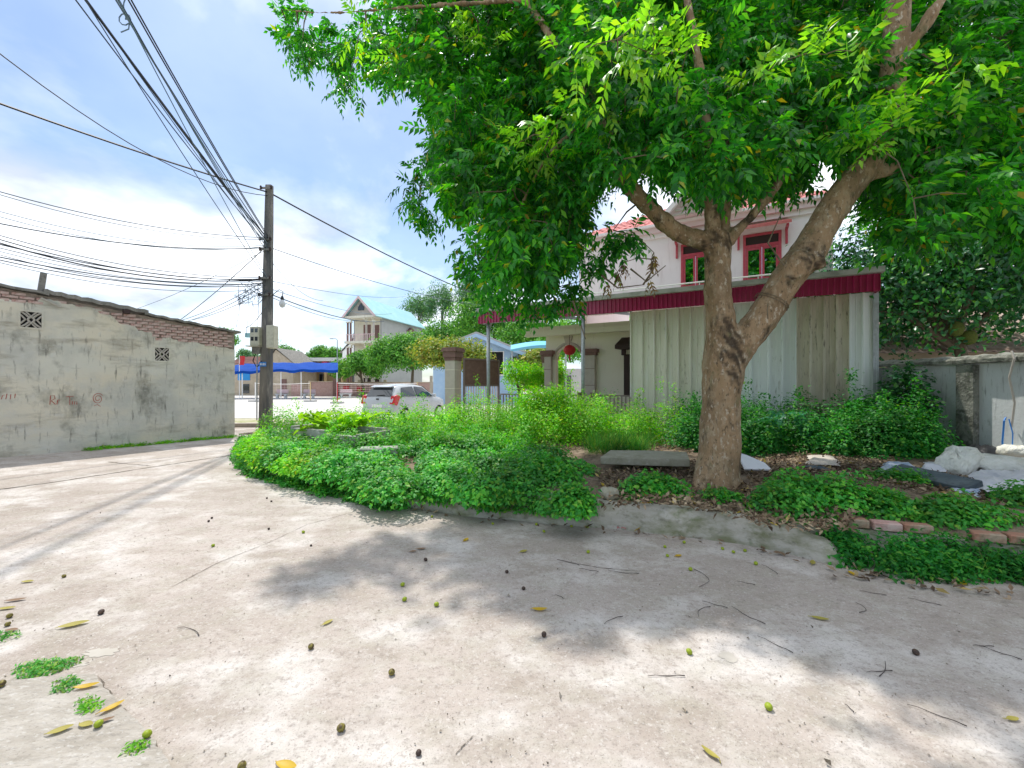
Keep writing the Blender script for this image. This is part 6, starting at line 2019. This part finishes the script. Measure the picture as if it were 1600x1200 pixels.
c = gp(1277, 737, .3)
bt = solo('plastic_bottle', MB().lathe((0, 0, 0), [(.03, -.14), (.045, -.12), (.045, .05), (.02, .1), (.018, .14)], 10), M_board, 'dark plastic bottle lying in the leaf litter right of the tree', 'bottle', None, True, (c.x, c.y, .34))
bt.rotation_euler = (R(88), 0, R(60))


def sack(name, label, c, size, rot, mat, seed, cat='sack', group=None):
    r_ = random.Random(seed)
    rows_ = []
    nu, nv = 26, 22
    for i in range(nv + 1):
        v = -math.pi / 2 + math.pi * i / nv
        row = []
        for j in range(nu + 1):
            u = 2 * math.pi * j / nu
            sg = lambda a, e: math.copysign(abs(a) ** e, a)
            x = sg(math.cos(v), .55) * sg(math.cos(u), .6)
            y = sg(math.cos(v), .55) * sg(math.sin(u), .6)
            z = sg(math.sin(v), .75)
            w = 1 + .05 * math.sin(5 * u + 3 * v + seed) + .04 * math.sin(9 * u - 6 * v)
            row.append((x * size[0] * w * (1 - .15 * z * z), y * size[1] * w, z * size[2] * (w + .06 * math.sin(3 * x * 3 + seed))))
        rows_.append(row)
    o = solo(name, MB().strip(rows_), mat, label, cat, group, True, c)
    o.rotation_euler = rot
    return o


def sheet(name, label, pts, mat, amp, seed, cat='plastic sheet', thick=.0, nu=26, nv=16, base=.30):
    """crumpled sheet over a four-cornered patch of ground given in pixels"""
    q = [gp(a, b, base) for a, b in pts]
    r_ = np.random.default_rng(seed)
    rows_ = []
    c0 = sum(q, Vector()) / 4
    for i in range(nv + 1):
        row = []
        for j in range(nu + 1):
            s, t = j / nu, i / nv
            p = (q[0] * (1 - s) + q[1] * s) * (1 - t) + (q[3] * (1 - s) + q[2] * s) * t
            edge = min(s, 1 - s, t, 1 - t)
            e = min(1, edge * 6)
            pn = np.array([[p.x, p.y]])
            z = .015 + amp * e * (.5 + .5 * float(fnoise(pn, 7, seed)[0])) + amp * .45 * float(np.abs(fnoise(pn, 19, seed + 1)[0]))
            dx, dy = fnoise(pn, 9, seed + 2)[0] * .05, fnoise(pn, 9, seed + 3)[0] * .05
            row.append((p.x + dx - c0.x, p.y + dy - c0.y, z))
        rows_.append(row)
    return solo(name, MB().strip(rows_), mat, label, cat, None, True, (c0.x, c0.y, base))


c = gp(1512, 738, .3)
sack('woven_sack', 'pale woven sack standing slumped against the others by the wall', (c.x, c.y + .12, .42), (.31, .19, .14), (R(8), R(-26), R(20)), M_sack, 1)
c = gp(1572, 738, .3)
sack('woven_sack', 'pale yellowish woven sack lying beside the slumped sack', (c.x, c.y + .1, .39), (.40, .24, .125), (R(-4), R(4), R(-8)), M_sack, 2)
c = gp(1605, 722, .3)
sack('woven_sack', 'pale sack end at the frame edge behind the other sacks', (c.x + .1, c.y + .2, .40), (.28, .2, .12), (0, R(8), R(30)), M_sack, 3)
sheet('plastic_sheet', 'crumpled white plastic sheet spread in front of the sacks', [(1505, 765), (1640, 785), (1640, 738), (1520, 740)], M_plastic_w, .12, 4)
sheet('plastic_sheet', 'crumpled black plastic sheet behind the sacks at the wall foot', [(1490, 712), (1660, 725), (1640, 706), (1500, 700)], M_plastic_b, .16, 5)
sheet('plastic_sheet', 'blue and white crumpled plastic beside the dark board', [(1372, 745), (1432, 746), (1425, 728), (1382, 726)], M_plastic_bl, .09, 6)
sheet('plastic_sheet', 'scrap of pale plastic under the end of the dark board', [(1482, 775), (1535, 780), (1530, 765), (1490, 762)], M_plastic_bl, .05, 7)
sheet('plastic_sheet', 'pale scraps of plastic in the litter before the thicket', [(1440, 738), (1482, 740), (1478, 726), (1442, 724)], M_plastic_w, .06, 8)
sheet('cloth_rag', 'faded tan rag lying in the leaf litter', [(1255, 726), (1312, 730), (1308, 716), (1262, 714)], M_pillar, .05, 9, 'rag')
a, b = gp(1402, 742, .32), gp(1530, 768, .32)
d = b - a
bd = solo('dark_board', MB().box(-d.length / 2, d.length / 2, -.13, .13, -.035, .035), M_board, 'dark slate-coloured board lying slanted in front of the sacks', 'board', None, False, tuple((a + b) / 2 + Vector((0, .05, .05))))
bd.rotation_euler = (R(16), R(2), math.atan2(d.y, d.x))
bevel(bd, .006, 1)
for px_, py_, s, lab in ((952, 775, .10, 'grey stone at the kerb left of the small weed clump'), (972, 705, .10, 'stone on the far edge of the concrete slab'), (1098, 735, .06, 'small stone between slab and trunk'), (960, 690, .05, 'little stone in the grass behind the slab')):
    c = gp(px_, py_, .3)
    sack('stone', lab, (c.x, c.y, .29 + s * .4), (s, s * .8, s * .6), (0, 0, px_), M_slabc, int(px_), 'stone')

# ------------------------------------------------------------------ leaf litter
r = np.random.default_rng(31)
P = []
for pix, n_ in ((((935, 740), (940, 800), (1060, 795), (1150, 812), (1200, 830), (1330, 835), (1340, 800), (1180, 770), (1100, 720)), 3200), (((1140, 720), (1180, 760), (1380, 770), (1540, 800), (1600, 800), (1600, 765), (1400, 725), (1260, 708)), 4200),
                (((820, 690), (850, 712), (910, 705), (900, 690)), 260), (((940, 700), (1090, 700), (1085, 715), (940, 715)), 500)):
    poly = np.array(wp(*pix))
    lo, hi = poly.min(0), poly.max(0)
    q = r.uniform(lo, hi, (n_ * 4, 2))
    q = q[in_poly(q[:, 0], q[:, 1], poly)][:n_]
    P.append(np.column_stack([q, [zbed(a, b) + .015 + r.uniform(0, .03) for a, b in q]]))
P = np.concatenate(P)
N = unit(r.normal(size=P.shape) * .45 + np.array([0, 0, 1.0]))
D_ = unit(np.cross(N, r.normal(size=P.shape)))
Ls = r.uniform(.035, .085, len(P))
V, Fc = leaves_geo(P, D_, N, Ls, Ls * .46, .25, -.15)
tag(link('leaf_litter', np_mesh('leaf_litter', V, Fc), M_litter), 'carpet of dry brown fallen leaves round the tree', 'leaf litter', None, 'stuff')
# litter caught along the kerb foot
pf = []
for i in range(150):
    c = kc[int(r.integers(30, 165))]
    n_ = kn[30]
    pf.append((c.x + r.normal() * .03, c.y - abs(r.normal()) * .06 - .03, .008 + r.uniform(0, .015)))
for i in range(110):
    t = r.uniform()
    a = Vector((2.55, 3.25, 0)).lerp(Vector((4.4, 2.55, 0)), t)
    pf.append((a.x + r.normal() * .08, a.y + r.normal() * .05, .012 + r.uniform(0, .02)))
pf = np.array(pf)
N = unit(r.normal(size=pf.shape) * .35 + np.array([0, 0, 1.0]))
D_ = unit(np.cross(N, r.normal(size=pf.shape)))
Ls = r.uniform(.04, .10, len(pf))
V, Fc = leaves_geo(pf, D_, N, Ls, Ls * .42, .25, -.15)
tag(link('leaf_litter', np_mesh('leaf_litter', V, Fc), M_litter), 'dry leaves gathered on the road along the kerb foot', 'leaf litter', None, 'stuff')


# ------------------------------------------------------------------ fallen fruit, leaves and twigs on the road
def lift(px_, py_):
    """the old slab at the lower left stands 12 mm above the road"""
    return .012 if in_poly(np.array([float(px_)]), np.array([float(py_)]), [(-90, 1078), (146, 1056), (196, 1110), (252, 1176), (330, 1300), (-200, 1500)])[0] else 0.0


def fruit(px_, py_, s, mat, label, group=None):
    s *= .88
    c = gp(px_, py_, s * .85)
    rr_ = random.Random(int(px_ * 7 + py_))
    o = solo('fallen_fruit', MB().lathe((0, 0, 0), [(s * .12, -s * 1.05), (s * .62, -s * .80), (s * .95, -s * .25), (s * .95, s * .25), (s * .66, s * .78), (s * .22, s * 1.02), (s * .10, s * .95)], 12, .93), mat, label, 'fruit', group, True, (c.x, c.y, s * .85 + lift(px_, py_)))
    o.rotation_euler = (R(70 + rr_.uniform(-15, 15)), rr_.uniform(-.3, .3), rr_.uniform(0, 6.28))
    return o


FG = 'fallen fruit on the road'
for px_, py_, s, m, lab in (
        (1201, 1104, .020, M_fruit, 'plump green fruit alone on sunlit concrete, lower right'), (1077, 1018, .019, M_fruit, 'green fruit on sunlit concrete just past the shade edge, right of centre'),
        (230, 1151, .019, M_fruit, 'green fruit beside the road joint at lower left'), (154, 1135, .019, M_fruit, 'green fruit touching the yellow leaves at lower left'),
        (378, 1196, .019, M_fruit_b, 'brownish green fruit cut by the bottom edge'), (533, 1137, .020, M_fruit_b, 'split browning fruit near the bottom edge, left of centre'),
        (612, 1050, .020, M_fruit_b, 'browning fruit alone on sunlit concrete near the centre'), (486, 1010, .019, M_fruit_b, 'yellow-brown fruit on sunlit concrete left of centre'),
        (654, 1176, .014, M_fruit_d, 'small rotten reddish fruit near the bottom centre'), (629, 913, .019, M_fruit, 'uppermost of three green fruits at the notch of the shade'),
        (632, 936, .019, M_fruit, 'middle of three green fruits at the notch of the shade'), (682, 944, .019, M_fruit, 'rightmost of three green fruits at the notch of the shade'),
        (474, 831, .018, M_fruit, 'green fruit at the far left end of the tree shade'), (333, 852, .018, M_fruit, 'green fruit on sunlit road far left of the shade'),
        (850, 991, .018, M_fruit_d, 'dark rotten fruit in the shade below the curved yellow leaf'), (818, 919, .016, M_fruit_d, 'dark rotten fruit in the shade above the curved yellow leaf'),
        (792, 893, .016, M_fruit_d, 'dark rotten fruit inside the shade left of a yellow-green one'), (665, 874, .018, M_fruit_d, 'dark flattened fruit at the shade edge above the notch'),
        (1431, 1019, .019, M_fruit_d, 'dark rotten fruit in the shade at far right'), (919, 862, .018, M_fruit, 'green fruit in the shade, middle of the road'),
        (1181, 880, .019, M_fruit, 'green fruit in the shade, rightmost below the kerb'), (1079, 889, .019, M_fruit, 'green fruit among thin twigs in the shade below the kerb'),
        (158, 956, .020, M_fruit_d, 'dry greyish fruit on sunlit road at far left'), (15, 962, .019, M_fruit_b, 'browning fruit at the left edge of the road'), (12, 975, .017, M_fruit_b, 'yellowish fruit at the left edge, lower of two'), (2, 1072, .020, M_fruit_b, 'brown fruit cut by the left edge'), (100, 900, .016, M_fruit_b, 'small browning fruit on sunlit road at left'),
        (486, 852, .012, M_fruit_d, 'small dark fruit at the left end of the shade')):
    fruit(px_, py_, s, m, lab, FG)
for i, (px_, py_) in enumerate(sorted(((1039, 854), (1043, 868), (1164, 860), (1129, 857), (1146, 862), (1069, 847), (893, 822), (918, 823), (838, 819), (850, 830), (675, 807), (770, 818)))):
    fruit(px_, py_, .017, M_fruit, ORD[i] + ' small green fruit from the left along the kerb foot', 'fruit along the kerb foot')
for i, (px_, py_) in enumerate(sorted(((424, 783), (417, 778), (484, 764), (487, 773), (537, 781), (331, 809), (326, 814), (420, 826)))):
    fruit(px_, py_, .014, M_fruit_d, ORD[i] + ' tiny dark fruit from the left on the far sunlit road', 'dark specks on the far road')


def fleaf(px_, py_, Ln, W_, yaw, mat, label, curl=.3, group='fallen leaves on the road'):
    c = gp(px_, py_, .005)
    rows_ = []
    for i in range(8):
        t = i / 7
        w = W_ * math.sin(math.pi * (t * .92 + .04)) ** .8 * .5
        x = (t - .5) * Ln
        z = .003 + curl * Ln * (2 * t - 1) ** 2 * .22
        rows_.append([(x, -w, z + w * .3), (x, 0, z), (x, w, z + w * .45)])
    mb = MB().strip(rows_)
    mb.tube([(-.48 * Ln, 0, .003 + curl * Ln * .2), (-.62 * Ln, .01, .004)], .0018, 4)
    o = solo('fallen_leaf', mb, mat, label, 'leaf', group, True, (c.x, c.y, .003 + lift(px_, py_)))
    o.rotation_euler = (0, 0, yaw)
    return o


for px_, py_, Ln, W_, yaw, m, lab, cu in (
        (843, 953, .10, .035, .0, M_yleaf, 'curved orange-yellow leaf lying in the shade near the centre', .5), (512, 973, .07, .028, 1.0, M_oleaf, 'pale yellow leaf on sunlit concrete left of centre', .2),
        (1281, 967, .10, .032, -.35, M_oleaf, 'olive-yellow leaf in the shade right of centre', .3), (1110, 1178, .075, .026, 2.2, M_oleaf, 'olive leaf curled on sunlit concrete at lower right', .5), (1582, 1124, .06, .025, .1, M_oleaf, 'small olive leaf near the right edge', .3),
        (728, 844, .09, .04, 1.2, M_yleaf, 'bright yellow leaf in the shade below the kerb weeds', .3), (818, 862, .08, .04, .6, M_oleaf, 'yellow-green leaf in the shade, middle of the road', .3),
        (115, 977, .14, .05, .5, M_oleaf, 'large curled olive leaf on sunlit road at left', .25), (175, 1110, .085, .032, 1.0, M_yleaf, 'bright yellow leaf standing on the road joint at lower left', .4), (135, 1077, .10, .03, .3, M_yleaf, 'orange curled leaf beside the weed tuft', .4),
        (94, 1146, .08, .032, .6, M_oleaf, 'pale olive leaf alone on the old slab at lower left', .3), (134, 1137, .06, .03, .0, M_oleaf, 'yellow-green leaf touching the green fruit at lower left', .2), (165, 1130, .06, .02, .5, M_bleaf, 'brown curled leaf touching the green fruit at lower left', .4),
        (447, 1197, .09, .035, -.2, M_yleaf, 'yellow leaf cut by the bottom edge', .3), (25, 938, .11, .03, .3, M_bleaf, 'brown leaf at the left edge of the road', .3), (10, 951, .10, .03, .2, M_oleaf, 'pale yellow leaf at the left edge of the road', .2), (18, 985, .07, .03, .1, M_bleaf, 'brownish leaf on the weed tuft at the left edge', .2),
        (43, 909, .08, .03, .1, M_oleaf, 'pale leaf on the sunlit road, far left', .2), (1060, 869, .07, .035, .4, M_yleaf, 'yellow leaf among the fruit below the kerb', .3), (916, 823, .08, .04, 1.4, M_yleaf, 'yellow leaf standing at the kerb foot', .4), (658, 858, .09, .03, .1, M_bleaf, 'brown leaf at the shade edge left of centre', .3), (645, 862, .06, .03, .2, M_bleaf, 'small brown leaf beside the larger brown one at the shade edge', .3),
        (1270, 880, .10, .04, .9, M_oleaf, 'pale leaf at the right end of the kerb', .4), (1505, 912, .10, .04, .7, M_yleaf, 'yellow leaf at the foot of the dark weeds, far right', .4), (1540, 908, .12, .04, -.4, M_oleaf, 'dry tan leaf at the foot of the dark weeds, far right', .4), (1330, 896, .07, .04, 1.3, M_yleaf, 'yellow leaf below the end of the kerb', .3), (1008, 792, .12, .05, .2, M_yleaf, 'bright yellow leaf on top of the kerb left of the trunk', .2)):
    o = fleaf(px_, py_, Ln, W_, yaw, m, lab, cu)
    if '1008' in str(px_):
        q = gp(1010, 787, .29)
        o.location = (q.x, q.y, .29)


def twig(x0, y0, x1, y1, label, r0=.0028, bend=.03, sd=0):
    a, b = gp(x0, y0, .006), gp(x1, y1, .006)
    d = b - a
    n_ = Vector((-d.y, d.x, 0))
    P_ = [a.lerp(b, t) + n_ * bend * math.sin(t * math.pi) - a + Vector((0, 0, .003 * math.sin(t * 9))) for t in (0, .2, .4, .6, .8, 1)]
    return solo('fallen_twig', MB().tube(P_, [r0 * .7, r0 * .8, r0 * .9, r0, r0, r0 * 1.5], 5), M_darktwig, label, 'twig', 'fallen twigs on the road', False, tuple(a))


for x0, y0, x1, y1, lab, bd_ in ((1012, 1056, 1070, 1056, 'straight twig alone on sunlit concrete right of centre', .02), (1185, 994, 1239, 1020, 'slanted twig at the shade edge, ending in sunlight', .02), (1143, 947, 1196, 975, 'slightly bowed twig in the shade, right of the hooked one', -.06), (1097, 939, 1137, 950, 'short twig in the shade touching the hooked twig', .03),
        (1417, 1100, 1511, 1135, 'longest twig lying along the lower shade edge', .04), (1525, 1007, 1597, 1031, 'long twig near the right edge of the picture', .02), (1354, 1050, 1394, 1048, 'level twig of a crossed pair in the shade', .02), (1383, 1033, 1374, 1057, 'upright twig of a crossed pair in the shade', .06), (944, 975, 973, 963, 'short curved twig in the shade right of the yellow leaf', .1), (277, 980, 311, 993, 'curved twig on sunlit road at left', .12),
        (1337, 941, 1343, 957, 'small hooked twig in the shade at right', .3), (1418, 934, 1471, 946, 'thin twig in the shade near the right weeds', .03), (1343, 923, 1385, 930, 'faint straight twig in the shade above the right twigs', .02), (1092, 964, 1110, 948, 'hooked twig under the short twig in the shade', .2), (1190, 882, 1215, 897, 'fine twig trailing from the rightmost kerb fruit', .1), (1092, 917, 1084, 889, 'thin looped twig beside the fruit below the kerb', -.3),
        (1152, 908, 1180, 914, 'faint twig in the shade below the kerb', .05), (1520, 1008, 1553, 1010, 'short level twig crossing the long one near the right edge', .02), (1418, 913, 1465, 923, 'pale twig below the dark weeds at right', .03), (870, 874, 905, 883, 'thin dark twig in the shade below the kerb, left part', .04), (905, 888, 935, 893, 'thin dark twig in the shade, middle', .03), (950, 891, 998, 896, 'long thin dark twig in the shade, right of the middle', -.05), (865, 930, 880, 935, 'small bent twig in the shade above the yellow leaf', .25), (1320, 1100, 1334, 1113, 'tiny twig on sunlit concrete, lower right', .1)):
    twig(x0, y0, x1, y1, lab, .0018, bd_)
c = gp(970, 826, .01)
mb = MB()
for k in range(5):
    a_ = k * 1.2
    mb.tube([(0, 0, 0), (.04 * math.cos(a_), .03 * math.sin(a_), .03), (.08 * math.cos(a_ + .5), .05 * math.sin(a_ + .5), .02)], .003, 4)
solo('red_stalk', mb, M_redframe, 'small reddish dry fruit stalk lying at the kerb foot', 'stalk', None, False, (c.x, c.y, .006))
